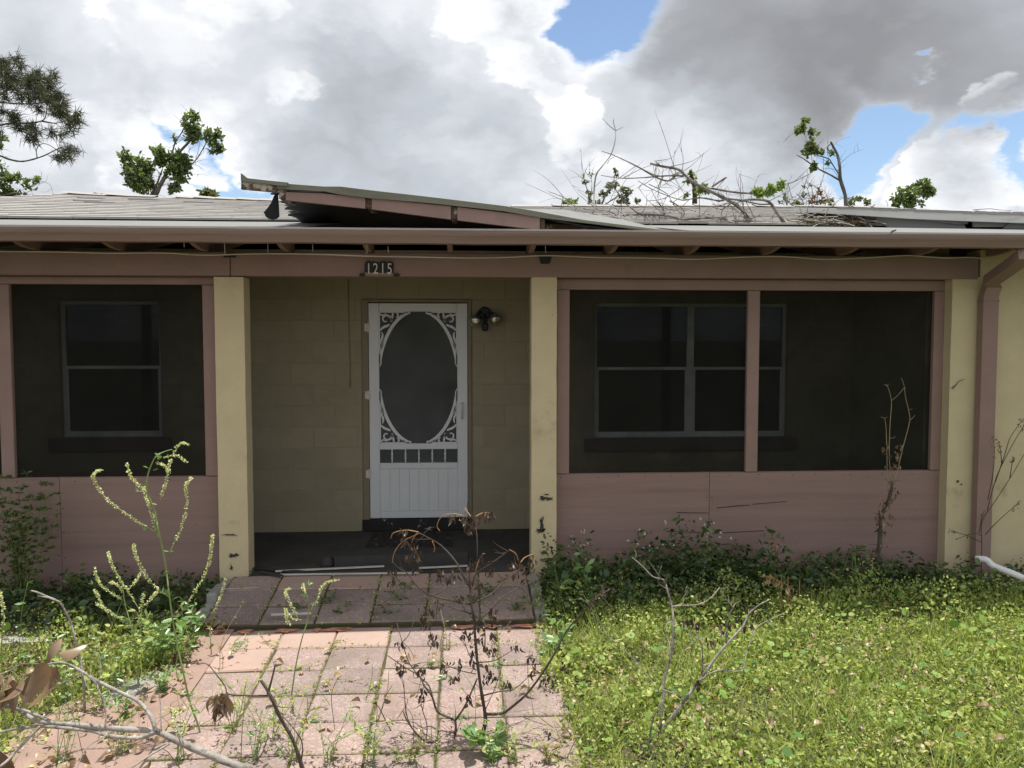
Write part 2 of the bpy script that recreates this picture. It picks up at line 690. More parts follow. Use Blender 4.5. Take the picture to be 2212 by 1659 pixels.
PINK = (.270, .180, .160)
YEL = (.56, .475, .305)
M = {}
M['pink'] = surf('pink_paint', PINK, .7, .10, 4, 60, .2, .003, stain=sh(PINK, .72), stain_scale=2.2, stain_lo=.60, stain_hi=.75)
M['pink_ply'] = surf('pink_plywood', PINK, .75, .09, 3, 40, .5, .004, stretch=(.25, 1, 6), stain=sh(PINK, .74), stain_scale=1.6, stain_lo=.50, stain_hi=.74,
                     spots=((.20, .13, .10), 38, .70))
M['pink_gutter'] = surf('brown_pink_gutter', (.215, .148, .122), .5, .10, 5, 150, .1, .001, stretch=(.4, 1, 3), stain=(.17, .115, .09), stain_scale=4, stain_lo=.62, stain_hi=.72)
M['yellow'] = surf('yellow_stucco', YEL, .85, .07, 5, 120, .7, .004, stain=sh(YEL, .70), stain_scale=3, stain_lo=.60, stain_hi=.72, spots=((.16, .12, .08), 60, .74))
M['block'] = surf('painted_block', (.33, .29, .20), .85, .06, 6, 140, .8, .004, stain=(.27, .235, .16), stain_scale=2, stain_lo=.52, stain_hi=.75, objvar=.10)  # same yellow paint as the columns, darkened for the shade of the recess
M['mortar'] = surf('painted_mortar', (.30, .262, .182), .9, .10, 9, 120, .8, .004)
M['white'] = surf('white_door_paint', (.66, .68, .70), .5, .03, 4, 120, .1, .001, stain=(.60, .585, .54), stain_scale=5, stain_lo=.64, stain_hi=.74)
M['frame_grey'] = surf('window_aluminium', (.80, .84, .86), .45, .10, 10, 80, .1, .001)
M['door_trim'] = surf('olive_trim', (.23, .195, .135), .7, .10, 5, 90, .2, .002)
M['sill'] = surf('brown_sill', (.16, .11, .10), .8, .14, 6, 90, .4, .003)
M['screen'] = screen_mat('porch_screen', (.018, .019, .017), .56)
M['door_screen'] = screen_mat('door_screen', (.115, .122, .122), .34)
M['door_inner'] = surf('inner_door_paint', (.20, .21, .215), .6, .06, 3, 60, .1, .001)
m, nt, b = new_mat('window_glass')
nt.nodes.remove(b)
gl = nt.nodes.new("ShaderNodeBsdfGlossy")
gl.inputs["Roughness"].default_value = .03
gl.inputs["Color"].default_value = (.9, .95, 1, 1)
tr = nt.nodes.new("ShaderNodeBsdfTransparent")
tr.inputs["Color"].default_value = (.62, .66, .68, 1)
fr = nt.nodes.new("ShaderNodeFresnel")
fr.inputs["IOR"].default_value = 1.5
wv = tex_noise(nt, 2.5, 2, .5)
bp = nt.nodes.new("ShaderNodeBump")
bp.inputs["Strength"].default_value = .05
nt.links.new(wv, bp.inputs["Height"])
nt.links.new(bp.outputs[0], gl.inputs["Normal"])
mx = nt.nodes.new("ShaderNodeMixShader")
nt.links.new(fr.outputs[0], mx.inputs[0])
nt.links.new(tr.outputs[0], mx.inputs[1])
nt.links.new(gl.outputs[0], mx.inputs[2])
nt.links.new(mx.outputs[0], nt.nodes["Material Output"].inputs[0])
M['glass'] = m
M['blind'] = surf('blind_and_reflection', (.10, .115, .14), .7, .2, 3, 50, .1, .001)
M['black'] = surf('tar_and_shade_black', (.020, .021, .024), .85, .35, 5, 60, .6, .008)
M['dark_metal'] = surf('dark_bronze', (.018, .019, .026), .5, .2, 10, 80, .2, .001)
M['iron'] = surf('black_iron', (.02, .02, .021), .6, .2, 12, 90, .2, .001)
M['digit'] = surf('digit_white', (.62, .60, .54), .6, .08, 20, 90, .1, .001)
M['lamp_metal'] = surf('lamp_silver', (.55, .54, .47), .28, .12, 14, 90, .1, .001, metal=.85)
M['silver'] = surf('handle_metal', (.55, .56, .57), .35, .12, 18, 90, .1, .001, metal=.6)
M['hinge'] = surf('hinge_pink_white', (.62, .56, .54), .5, .12, 30, 90, .1, .001)
M['shingle'] = surf('grey_shingle', (.33, .317, .30), .95, .10, 3, 220, .7, .004, stretch=(.5, 1.5, 1), stain=(.29, .275, .255), stain_scale=1.6, stain_lo=.55, stain_hi=.75)
M['rolled'] = surf('grey_rolled_roofing', (.185, .19, .185), .9, .10, 2, 160, .4, .003, stain=(.13, .133, .125), stain_scale=2, stain_lo=.52, stain_hi=.7)
M['moss_edge'] = surf('weathered_green_grey_edge', (.20, .205, .165), .9, .2, 4, 90, .5, .004, stretch=(.5, 1, 2))
M['drip'] = surf('white_drip_edge', (.44, .41, .385), .6, .08, 5, 90, .2, .002, stain=(.34, .30, .27), stain_scale=3, stain_lo=.56, stain_hi=.68)
M['fascia_white'] = surf('old_white_fascia', (.60, .60, .58), .7, .08, 3, 80, .3, .003, stretch=(.4, 1, 3), stain=(.38, .375, .36), stain_scale=2.5, stain_lo=.56, stain_hi=.7)
M['soffit'] = surf('grey_soffit_board', (.36, .365, .36), .8, .12, 3, 80, .3, .003, stretch=(.4, 1, 2), stain=(.20, .195, .18), stain_scale=2, stain_lo=.52, stain_hi=.66)
M['rot_wood'] = surf('rotten_wood', (.13, .09, .065), .95, .45, 7, 60, .9, .008, stain=(.42, .40, .36), stain_scale=9, stain_lo=.52, stain_hi=.56)
M['deck'] = surf('porch_ceiling_wood', (.12, .075, .062), .85, .2, 4, 50, .3, .003, stretch=(1, .2, 1))
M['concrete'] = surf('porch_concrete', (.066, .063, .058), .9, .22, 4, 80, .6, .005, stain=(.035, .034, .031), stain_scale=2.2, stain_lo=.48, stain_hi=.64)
M['kerb'] = surf('kerb_concrete', (.33, .32, .30), .95, .18, 5, 90, .8, .008, stain=(.16, .155, .13), stain_scale=4, stain_lo=.5, stain_hi=.64)
M['cable'] = surf('white_cable', (.62, .60, .55), .5, .08, 20, 90, .05, .001)
M['pipe'] = surf('white_pvc', (.72, .73, .74), .45, .06, 6, 60, .1, .001, stain=(.42, .41, .38), stain_scale=8, stain_lo=.58, stain_hi=.66)
M['carton'] = surf('dark_board', (.045, .043, .041), .85, .2, 5, 70, .3, .003)
M['mat'] = surf('rubber_doormat', (.035, .027, .025), .9, .35, 14, 90, .7, .004, stain=(.13, .12, .11), stain_scale=7, stain_lo=.55, stain_hi=.65)
M['step'] = surf('peeling_black_step', (.028, .027, .026), .9, .3, 6, 80, .5, .004, stain=(.34, .34, .32), stain_scale=11, stain_lo=.60, stain_hi=.64)
M['strip'] = surf('pale_trim_strip', (.50, .48, .44), .7, .1, 8, 60, .1, .001)
# pavers: exposed-aggregate pink
m, nt, b = new_mat('pink_paver')
n1 = tex_noise(nt, 3.0, 5, .6)
c = ramp(nt, n1, [(.25, (.245, .193, .178)), (.75, (.335, .265, .243))])
vo = nt.nodes.new("ShaderNodeTexVoronoi")
vo.inputs["Scale"].default_value = 110
tc = nt.nodes.new("ShaderNodeTexCoord")
nt.links.new(tc.outputs["Object"], vo.inputs["Vector"])
sp = ramp(nt, vo.outputs["Color"], [(.35, (.82, .80, .80)), (.62, (1.0, 1.0, 1.0)), (.92, (1.45, 1.42, 1.42))])
c = mixc(nt, .8, c, sp, 'MULTIPLY')
n3 = tex_noise(nt, 2.0, 6, .65)
c = mixc(nt, ramp(nt, n3, [(.46, (0, 0, 0)), (.68, (.75, .75, .75))]), c, (.17, .135, .115))
oi = nt.nodes.new("ShaderNodeObjectInfo")
c = mixc(nt, 1.0, c, ramp(nt, oi.outputs["Random"], [(0, (.80, .78, .78)), (.5, (1, .97, .95)), (1, (1.08, 1.0, .96))]), 'MULTIPLY')
nt.links.new(c, b.inputs["Base Color"])
b.inputs["Roughness"].default_value = .85
bp = nt.nodes.new("ShaderNodeBump")
bp.inputs["Strength"].default_value = .5
bp.inputs["Distance"].default_value = .003
nt.links.new(vo.outputs["Distance"], bp.inputs["Height"])
nt.links.new(bp.outputs[0], b.inputs["Normal"])
M['paver'] = m
M['paver_paint'] = surf('painted_paver', (.38, .275, .232), .9, .12, 3, 150, .6, .004, stain=(.38, .26, .215), stain_scale=2.6, stain_lo=.48, stain_hi=.58,
                        spots=((.56, .17, .10), 2.6, .70))
M['border'] = surf('pink_mortar_border', (.31, .215, .178), .95, .22, 4, 120, .8, .006, stain=(.27, .19, .15), stain_scale=3.5, stain_lo=.54, stain_hi=.68)
M['orange_paint'] = surf('orange_marking_paint', (.52, .235, .155), .8, .2, 8, 120, .3, .002)
M['joint'] = surf('sandy_joint', (.115, .085, .055), 1.0, .4, 12, 120, .8, .006, stain=(.06, .065, .025), stain_scale=3, stain_lo=.48, stain_hi=.6)
M['soil'] = surf('weedy_soil', (.105, .085, .055), 1.0, .35, 3, 60, .9, .015, stain=(.07, .085, .03), stain_scale=1.2, stain_lo=.42, stain_hi=.6)
M['stone'] = surf('pale_stone', (.30, .29, .27), .95, .2, 8, 70, .8, .006, stain=(.15, .145, .12), stain_scale=5, stain_lo=.5, stain_hi=.65)
M['bark_pale'] = surf('pale_grey_bark', (.33, .305, .27), .95, .3, 14, 90, .8, .004, stain=(.11, .10, .09), stain_scale=18, stain_lo=.50, stain_hi=.62)
M['bark_dark'] = surf('dark_twig_bark', (.085, .068, .055), .95, .3, 14, 90, .7, .003, stain=(.22, .20, .18), stain_scale=20, stain_lo=.62, stain_hi=.72)
M['bark_roof'] = surf('weathered_limb_bark', (.145, .125, .105), .95, .3, 8, 60, .8, .006, stain=(.26, .24, .21), stain_scale=8, stain_lo=.5, stain_hi=.62)
M['bark_tree'] = surf('grey_tree_bark', (.17, .155, .145), .95, .3, 5, 40, .8, .01)
M['orange_twig'] = surf('orange_dry_twig', (.34, .19, .085), .8, .2, 20, 90, .3, .002)
M['stem'] = surf('green_stem', (.20, .27, .085), .6, .15, 12, 60, .1, .001)
M['dry_stem'] = surf('dry_straw_stem', (.34, .27, .15), .8, .2, 14, 60, .2, .001)

M['grass'] = leaf_mat('grass_blades', [(.10, .15, .04), (.22, .30, .08), (.36, .42, .13), (.46, .52, .15), (.48, .48, .20), (.26, .37, .09)], .42, .02, .6)
M['pennywort'] = leaf_mat('round_leaves', [(.07, .15, .035), (.12, .24, .05), (.18, .32, .065), (.26, .38, .085), (.15, .27, .06)], .40, .025, .55)
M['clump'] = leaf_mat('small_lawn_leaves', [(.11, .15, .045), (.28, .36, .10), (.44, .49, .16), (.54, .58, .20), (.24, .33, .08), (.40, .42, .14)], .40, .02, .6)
M['shade_leaf'] = leaf_mat('border_leaves', [(.022, .045, .016), (.04, .08, .024), (.065, .12, .034), (.10, .16, .046), (.15, .16, .05)], .30, .05)  # greens darkened to put the shade beside the house into the leaf colour
M['olive_leaf'] = leaf_mat('olive_bush_leaves', [(.09, .12, .045), (.14, .17, .065), (.19, .21, .085), (.11, .15, .06)], .36, .05)
M['fresh_leaf'] = leaf_mat('fresh_weed_leaves', [(.12, .24, .07), (.18, .32, .10), (.24, .36, .11), (.15, .28, .09)], .38, .08)
M['oak'] = leaf_mat('oak_leaves', [(.075, .115, .042), (.12, .18, .058), (.18, .24, .08), (.25, .30, .11)], .42, .05)
M['oak_light'] = leaf_mat('light_tree_leaves', [(.10, .13, .045), (.15, .19, .06), (.20, .22, .08), (.08, .11, .04)], .34, .06)
M['vine'] = leaf_mat('vine_leaves', [(.16, .25, .05), (.24, .33, .075), (.12, .19, .04)], .40, .06)
M['needle'] = leaf_mat('pine_needles', [(.045, .055, .03), (.07, .08, .042), (.10, .108, .058), (.055, .06, .036)], .20, .04)
M['dead_leaf'] = leaf_mat('dark_withered_leaves', [(.026, .017, .012), (.045, .029, .02), (.07, .045, .03), (.15, .095, .055)], .15, .05)
M['tan_leaf'] = leaf_mat('tan_dry_leaves', [(.28, .19, .105), (.38, .28, .165), (.20, .13, .075), (.46, .36, .23)], .20, .05)
M['brown_leaf'] = leaf_mat('brown_curled_leaves', [(.13, .085, .052), (.19, .125, .075), (.27, .19, .12), (.10, .062, .04)], .22, .06)
M['rust_leaf'] = leaf_mat('rusty_dead_foliage', [(.20, .12, .06), (.27, .17, .085), (.15, .10, .05)], .25, .03)
M['litter'] = leaf_mat('roof_litter', [(.20, .125, .075), (.30, .20, .12), (.14, .09, .055), (.38, .30, .21)], .10, .03)
M['moss'] = leaf_mat('brown_green_ground_moss', [(.12, .115, .04), (.19, .175, .06), (.25, .21, .085), (.10, .08, .04)], .25, .03)
M['cream'] = leaf_mat('cream_flowers', [(.66, .68, .38), (.76, .78, .50), (.58, .63, .30)], .40, .03)
M['white_petal'] = leaf_mat('white_petals', [(.72, .72, .70), (.80, .80, .76), (.66, .65, .60)], .30, .03)
M['yellow_petal'] = leaf_mat('yellow_petals', [(.70, .48, .05), (.62, .40, .04), (.74, .55, .12)], .30, .03)



# ================================================================== THE SETTING
def H(px, py, z):
    d = ray(px, py)
    return CAM + d * ((z - CAM.z) / d.z)


def XW(px, Y, py=880):
    return W(px, py, Y).x


def ZW(py, Y, px=1106):
    return W(px, py, Y).z


def make_ground():
    xs = sorted(set([-3000, -800, -250, -90, -40, -20] + [round(-12 + .4 * i, 3) for i in range(61)] + [20, 40, 90, 250, 800, 3000]))
    ys = sorted(set([-3000, -800, -250, -90, -40, -20] + [round(-12 + .3 * i, 3) for i in range(41)] + [.2, 4, 8, 20, 60, 200, 700, 3000]))
    mb = MB()
    rnd = random.Random(3)
    vs = []
    for y in ys:
        for x in xs:
            j = rnd.uniform(-.012, .004) if abs(x) < 13 and -12 < y < 0 else 0
            vs.append((x, y, ground_z(x, y) + j))
    n = len(xs)
    fs = [(j * n + i, j * n + i + 1, (j + 1) * n + i + 1, (j + 1) * n + i) for j in range(len(ys) - 1) for i in range(n - 1)]
    mb.add(vs, fs)
    mb.build('ground', M['soil'], None, True, label='weedy sandy soil of the front yard', cat='ground', kind='structure')


make_ground()

LX0, LX1, LY = -1.76, 0.49, -0.80      # landing
PX = 0.352
PW, PD = .352, .30


def paver_mesh(w, d, h, mat, seed):
    rnd = random.Random(seed)
    mb = MB().bbox(-w / 2, w / 2, -d / 2, d / 2, -h, 0, .008)
    mb.v = [(x + rnd.uniform(-.002, .002), y + rnd.uniform(-.002, .002), z + rnd.uniform(-.0012, .0012)) for x, y, z in mb.v]
    return mb.mesh('paver', mat)


def make_paths():
    # landing in front of the porch: sloping base with three rows of pavers
    zl = lambda Y: -.02 + .135 * Y
    mb = MB()
    mb.prism([(LX0, 0.0, zl(0) - .012), (LX1, 0.0, zl(0) - .012), (LX1, LY, zl(LY) - .012), (LX0, LY, zl(LY) - .012)], (0, 0, -.2))
    landing = mb.build('landing', M['joint'], None, label='shaded paved landing between the two entry columns', cat='landing', kind='structure')
    ang = math.atan(.135)
    rnd = random.Random(5)
    ws = (LX1 - LX0) / 6
    cache = [paver_mesh(ws - .012, .262 - .012, .05, M['paver'], k) for k in range(3)]
    cachep = [paver_mesh(ws - .010, .262 - .012, .05, M['paver_paint'], k) for k in range(2)]
    for r in range(3):
        for c in range(6):
            Y = -.135 - r * .262
            me = rnd.choice(cachep) if r == 0 and c in (1, 2, 3, 5) else rnd.choice(cache)
            link('paver', me, landing, loc=(LX0 + ws * (c + .5), Y, zl(Y) + rnd.uniform(-.004, .004)),
                 rot=(ang + rnd.uniform(-.012, .012), rnd.uniform(-.012, .012), rnd.uniform(-.015, .015)))
    # lower path, falling gently towards the street
    mb = MB()
    y0, y1 = LY - .006, -7.5
    mb.prism([(-1.66, y0, path_z(y0) - .009), (.62, y0, path_z(y0) - .009), (.80, y1, path_z(y1) - .009), (-1.66, y1, path_z(y1) - .009)], (0, 0, -.15))
    path = mb.build('path', M['joint'], None, label='sunlit pink paver path leading to the porch', cat='path', kind='structure')
    xj = G(955, 1410, .02).x
    c2 = [paver_mesh(PW - .011, PD - .011, .05, M['paver'], 20 + k) for k in range(4)]
    c2p = [paver_mesh(PW - .004, PD - .011, .05, M['paver_paint'], 30 + k) for k in range(3)]
    ang = math.atan(.055)
    for r in range(22):
        Y = LY - .03 - PD * (r + .5)
        for k in range(-3, 3):
            x = xj + PW * (k - .5) + rnd.uniform(-.003, .003)
            me = rnd.choice(c2p) if (r == 0 and k < 0) or (r == 1 and k < -2) else rnd.choice(c2)
            link('paver', me, path, loc=(x, Y, path_z(Y) + rnd.uniform(-.006, .005)),
                 rot=(ang + rnd.uniform(-.018, .018), rnd.uniform(-.018, .018), rnd.uniform(-.022, .022)))
    # remains of orange marking paint along the upper edge
    rp = random.Random(14)
    for (px, w) in ((540, 18), (625, 30), (735, 34), (748, 18), (985, 12), (1005, 26), (1060, 20), (1130, 34), (1165, 20), (480, 12), (690, 12)):
        c = G(px, 1351, .025)
        k = 5.2 / F
        poly = []
        for q in range(13):
            t = 2 * math.pi * q / 13
            u = rp.uniform(.5, 1.2)
            yy = max(LY - .32, min(LY - .045, LY - .075 + .035 * math.sin(t) * u))
            poly.append((c.x + w * k * math.cos(t) * u, yy, path_z(yy) + .011))
        MB().prism(poly[::1], (0, 0, .0015)).build('paint_mark', M['orange_paint'], path)
    # pink mortar border on the left
    xl = xj + PW * -4.0
    rnd = random.Random(9)
    mb = MB()
    top, n = [], 26
    for i in range(n + 1):
        Y = LY - .02 - i * .23
        o = -1.74 + .45 * min(0, Y + 1.0) - .06 + rnd.uniform(-.05, .05)
        inn = xl + .012
        top.append((o, inn, Y))
    for i in range(n):
        a, b = top[i], top[i + 1]
        mb.prism([(a[0], a[2], path_z(a[2]) + .002), (a[1], a[2], path_z(a[2]) + .006), (b[1], b[2], path_z(b[2]) + .006), (b[0], b[2], path_z(b[2]) - .004)], (0, 0, -.12))
    mb.build('mortar_border', M['border'], path)
    # grey kerbs at both sides of the landing
    for (x0, x1, lab) in ((LX1 + .004, LX1 + .085, 'grey concrete kerb on the right side of the landing'),
                          (LX0 - .085, LX0 - .004, 'mossy concrete kerb on the left side of the landing')):
        root = thing('kerb', lab, 'kerb', (x0, LY, -.2))
        rnd = random.Random(int(x0 * 100))
        for (ya, yb, dz) in ((-.05, -.42, .0), (-.43, -.77, -.03), (-.80, -.95, -.09)):
            mb = MB().bbox(x0, x1 + rnd.uniform(0, .015), yb, ya, -.25, -.012 + .08 * (ya + yb) / 2 + dz, .012)
            mb.v = [(x + rnd.uniform(-.006, .006), y + rnd.uniform(-.006, .006), z + rnd.uniform(-.006, .006)) for x, y, z in mb.v]
            mb.build('block', M['kerb'], root)
        base_at(root, (x0, LY, -.2))
    # old walk slab at the far left
    a = [G(-140, 1362), G(118, 1362), G(112, 1400), G(-160, 1412)]
    mb = MB().prism([(p.x, p.y, ground_z(p.x, p.y) + .045) for p in a], (0, 0, -.1))
    mb.build('walk_slab', M['kerb'], None, label='weathered concrete slab half buried at the left edge', cat='slab')


make_paths()

# ================================================================== THE HOUSE
house = thing('house', 'storm-damaged pink and yellow block house with screened porch', 'house', (0, 0, 0))
YD = 1.40                      # face of the recessed block wall
YP = 0.10                      # face of the pink framing


def rect_minus(r, holes):
    out = [r]
    for h in holes:
        nxt = []
        for (x0, x1, z0, z1) in out:
            if h[0] >= x1 or h[1] <= x0 or h[2] >= z1 or h[3] <= z0:
                nxt.append((x0, x1, z0, z1))
                continue
            if h[2] > z0:
                nxt.append((x0, x1, z0, h[2]))
            if h[3] < z1:
                nxt.append((x0, x1, h[3], z1))
            za, zb = max(z0, h[2]), min(z1, h[3])
            if h[0] > x0:
                nxt.append((x0, h[0], za, zb))
            if h[1] < x1:
                nxt.append((h[1], x1, za, zb))
        out = nxt
    return out


def rect_px(x0, x1, y0, y1, Y):
    xm, ym = (x0 + x1) / 2, (y0 + y1) / 2
    return (W(x0, ym, Y).x, W(x1, ym, Y).x, W(xm, y1, Y).z, W(xm, y0, Y).z)


DOOR = rect_px(798, 1010, 655, 1118, YD)
DOPEN = (DOOR[0] - .062, DOOR[1] + .04, -.02, DOOR[3] + .035)
WL = rect_px(128, 347, 650, 945, YD)
WR = rect_px(1285, 1702, 655, 945, YD)


def make_walls():
    x0, x1 = -5.4, 3.78
    holes = [DOPEN, WL, WR]
    wall = MB()
    for r in rect_minus((x0, x1, -.3, 2.62), holes):
        wall.box(r[0], r[1], YD + .0016, YD + .2, r[2], r[3])
    wall = wall.build('wall', M['mortar'], house)
    cache = {}
    rnd = random.Random(2)
    j = .003
    for i in range(13):
        za, zb = -.03 + .2 * i, -.03 + .2 * (i + 1)
        off = .2 * (i % 2)
        x = x0 - off
        while x < x1:
            for r in rect_minus((max(x, x0), min(x + .4, x1), za, zb), holes):
                w, h = r[1] - r[0] - 2 * j, r[3] - r[2] - 2 * j
                if w < .03 or h < .03:
                    continue
                key = (round(w, 3), round(h, 3))
                if key not in cache:
                    cache[key] = MB().bbox(-w / 2, w / 2, 0, .03, -h / 2, h / 2, .004).mesh('block', M['block'])
                link('block', cache[key], wall, loc=((r[0] + r[1]) / 2, YD + rnd.uniform(-.0012, .0015), (r[2] + r[3]) / 2))
            x += .4
    # remaining outer walls, wing on the right
    m = MB()
    m.box(3.781, 3.96, YP + .065, YD + .2, -.3, 2.62)                          # end wall of the porch
    m.build('end_wall', M['block'], house)
    m = MB()
    m.box(XW(2110, 0) - .005, 7.4, .0, .18, -.35, 2.50)
    m.build('wing_wall', M['yellow'], house)
    m = MB()
    m.box(-5.6, -5.4, YP, 6.4, -.35, 2.6)
    m.box(7.22, 7.4, .19, 6.4, -.35, 2.6)
    m.box(-5.39, 7.21, 6.2, 6.4, -.35, 2.6)
    m.build('outer_wall', M['yellow'], house)
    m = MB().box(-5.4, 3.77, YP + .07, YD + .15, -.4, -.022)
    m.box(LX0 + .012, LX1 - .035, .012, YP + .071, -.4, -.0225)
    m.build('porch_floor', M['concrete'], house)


make_walls()


def make_columns():
    rnd = random.Random(4)
    for (a, b, top, mat) in ((467.5, 531, 597, 'yellow'), (1148, 1202.5, 597, 'yellow'), (2050, 2112, 597, 'yellow')):
        xa, xb = XW(a, 0), XW(b, 0)
        zt = ZW(top, 0, (a + b) / 2) - .004
        n = 18
        mb = MB()
        vs = []
        for i in range(n + 1):
            z = -.35 + (zt + .35) * i / n
            w = rnd.uniform(-.0012, .0012)
            vs += [(xa + w, 0 + rnd.uniform(-.002, .002), z), (xb + w + rnd.uniform(-.0012, .0012), 0 + rnd.uniform(-.002, .002), z), (xb + w, .17, z), (xa + w, .17, z)]
        fs = [(4 * i + k, 4 * i + (k + 1) % 4, 4 * i + 4 + (k + 1) % 4, 4 * i + 4 + k) for i in range(n) for k in range(4)]
        fs += [(3, 2, 1, 0), (4 * n, 4 * n + 1, 4 * n + 2, 4 * n + 3)]
        mb.add(vs, fs)
        col = mb.build('column', M[mat], house)
        # torn patches where the stucco has come away
        spots = {467.5: [(505, 1200, 9, 5), (500, 1226, 3, 9), (497, 1155, 14, 2)],
                 1148: [(1170, 1132, 5, 18), (1168, 1146, 10, 7), (1172, 1075, 8, 5), (1186, 1078, 8, 4), (1180, 1068, 5, 2)],
                 2050: [(2068, 1040, 3, 3), (2076, 1046, 2, 2)]}[a]
        for (px, py, rx, ry) in spots:
            c = W(px, py, 0)
            k = 6.2 / F
            poly = []
            for q in range(17):
                t = 2 * math.pi * q / 17
                s = rnd.uniform(.3, 1.35)
                poly.append((c.x + rx * k * math.cos(t) * s, -.0065, c.z + ry * k * math.sin(t) * s))
            MB().prism(poly, (0, .004, 0)).build('chipped_patch', M['carton'], col)


make_columns()


def make_front():
    zb = ZW(597, -.01, 800)
    zt = 2.445
    xs = [-5.6, XW(497, -.01, 575) - .002, XW(497, -.01, 575) + .003, XW(2114, -.01, 580)]
    for i in (0, 2):
        MB().bbox(xs[i], xs[i + 1], -.012, .13, zb, zt, .006).build('header_beam', M['pink'], house)
    # metal strap over the seam
    p = W(497, 553, -.01)
    MB().box(p.x - .045, p.x + .045, -.022, -.0125, p.z - .012, p.z + .012).build('strap', M['iron'], house)
    p = W(1177, 563, -.01)
    MB().prism([(p.x - .05, -.03, p.z + .03), (p.x + .05, -.03, p.z + .03), (p.x + .035, -.03, p.z - .025), (p.x - .03, -.03, p.z - .025)], (0, .016, 0)).build('bracket', M['iron'], house)
    zh = zb - .003
    # pink framing, screens and plywood of the two porch sides
    sides = [dict(x0=-5.35, x1=XW(467, YP) + .02, zt=ZW(614, YP, 230), zs=ZW(1031, YP, 235), posts=[(-3, 26), (440.5, 469)], ply=[None, 130, None], extra=[-5.3]),
             dict(x0=XW(1202.5, YP) - .02, x1=XW(2050, YP) + .03, zt=ZW(627, YP, 1600), zs=ZW(1020, YP, 1620), posts=[(1203, 1230), (1613, 1639), (2014, 2048)], ply=[None, 1532, None], extra=[])]
    for s in sides:
        MB().bbox(s['x0'], s['x1'], YP, YP + .04, s['zt'], zh, .004).build('top_rail', M['pink'], house)
        xp = []
        for (a, b) in s['posts']:
            xa, xb = XW(a, YP, 820), XW(b, YP, 820)
            MB().bbox(xa, xb, YP - .004, YP + .036, s['zs'] + .002, s['zt'] - .002, .004).build('post', M['pink'], house)
            xp.append((xa, xb))
        if s['extra']:
            xp = [(s['x0'], s['x0'] + .08)] + xp
        MB().bbox(s['x0'], s['x1'], YP + .042, YP + .062, s['zs'] - .05, s['zs'] + .004, .003).build('sill_rail', M['pink'], house)
        for (a, b) in zip(xp, xp[1:]):
            sc_ = MB().box(a[1] - .01, b[0] + .01, YP + .040, YP + .0412, s['zs'], s['zt'])
            sc_.build('screen', M['screen'], house)
        seam = XW(s['ply'][1], YP, 1100)
        for (a, b) in ((s['x0'], seam - .0015), (seam + .0015, s['x1'])):
            MB().bbox(a, b, YP + .002, YP + .018, -.35, s['zs'] - .002, .002).build('plywood_panel', M['pink_ply'], house)
    # nail heads along the plywood edges
    nh = MB().lathe((0, 0, 0), [(.004, -.0015), (.0045, 0), (.004, .0015)], 7, 'Y').mesh('nail_head', M['iron'])
    rn = random.Random(31)
    for (xa, xb, zt) in ((-3.4, XW(462, YP), sides[0]['zs'] - .025), (XW(1212, YP), XW(2030, YP), sides[1]['zs'] - .025)):
        x = xa
        while x < xb:
            link('nail_head', nh, house, loc=(x, YP + .001, zt + rn.uniform(-.006, .006)))
            x += rn.uniform(.16, .30)
    for seam in (130, 1532):
        for zz in (.12, .32, .50):
            for dx in (-.022, .022):
                link('nail_head', nh, house, loc=(XW(seam, YP, 1100) + dx, YP + .001, zz + rn.uniform(-.02, .02)))
    # cracks where the right plywood has delaminated
    for pts in ([(1548, 1097), (1600, 1092), (1620, 1091)], [(1626, 1089), (1700, 1083)], [(1462, 1107), (1530, 1108)], [(1540, 1152), (1650, 1146)], [(1440, 1148), (1528, 1150)]):
        q = [W(x, y, YP - .001) for x, y in pts]
        MB().tube(q, [.0025] + [.0035] * (len(q) - 2) + [.002], 5).build('crack', M['iron'], house)
    # torn pale corner of the screen
    q = [W(x, y, YP + .034) for x, y in ((2011, 800), (2016, 792), (2016, 848), (2012, 838))]
    MB().prism(q, (0, .003, 0)).build('torn_screen_edge', M['white'], house)


make_front()


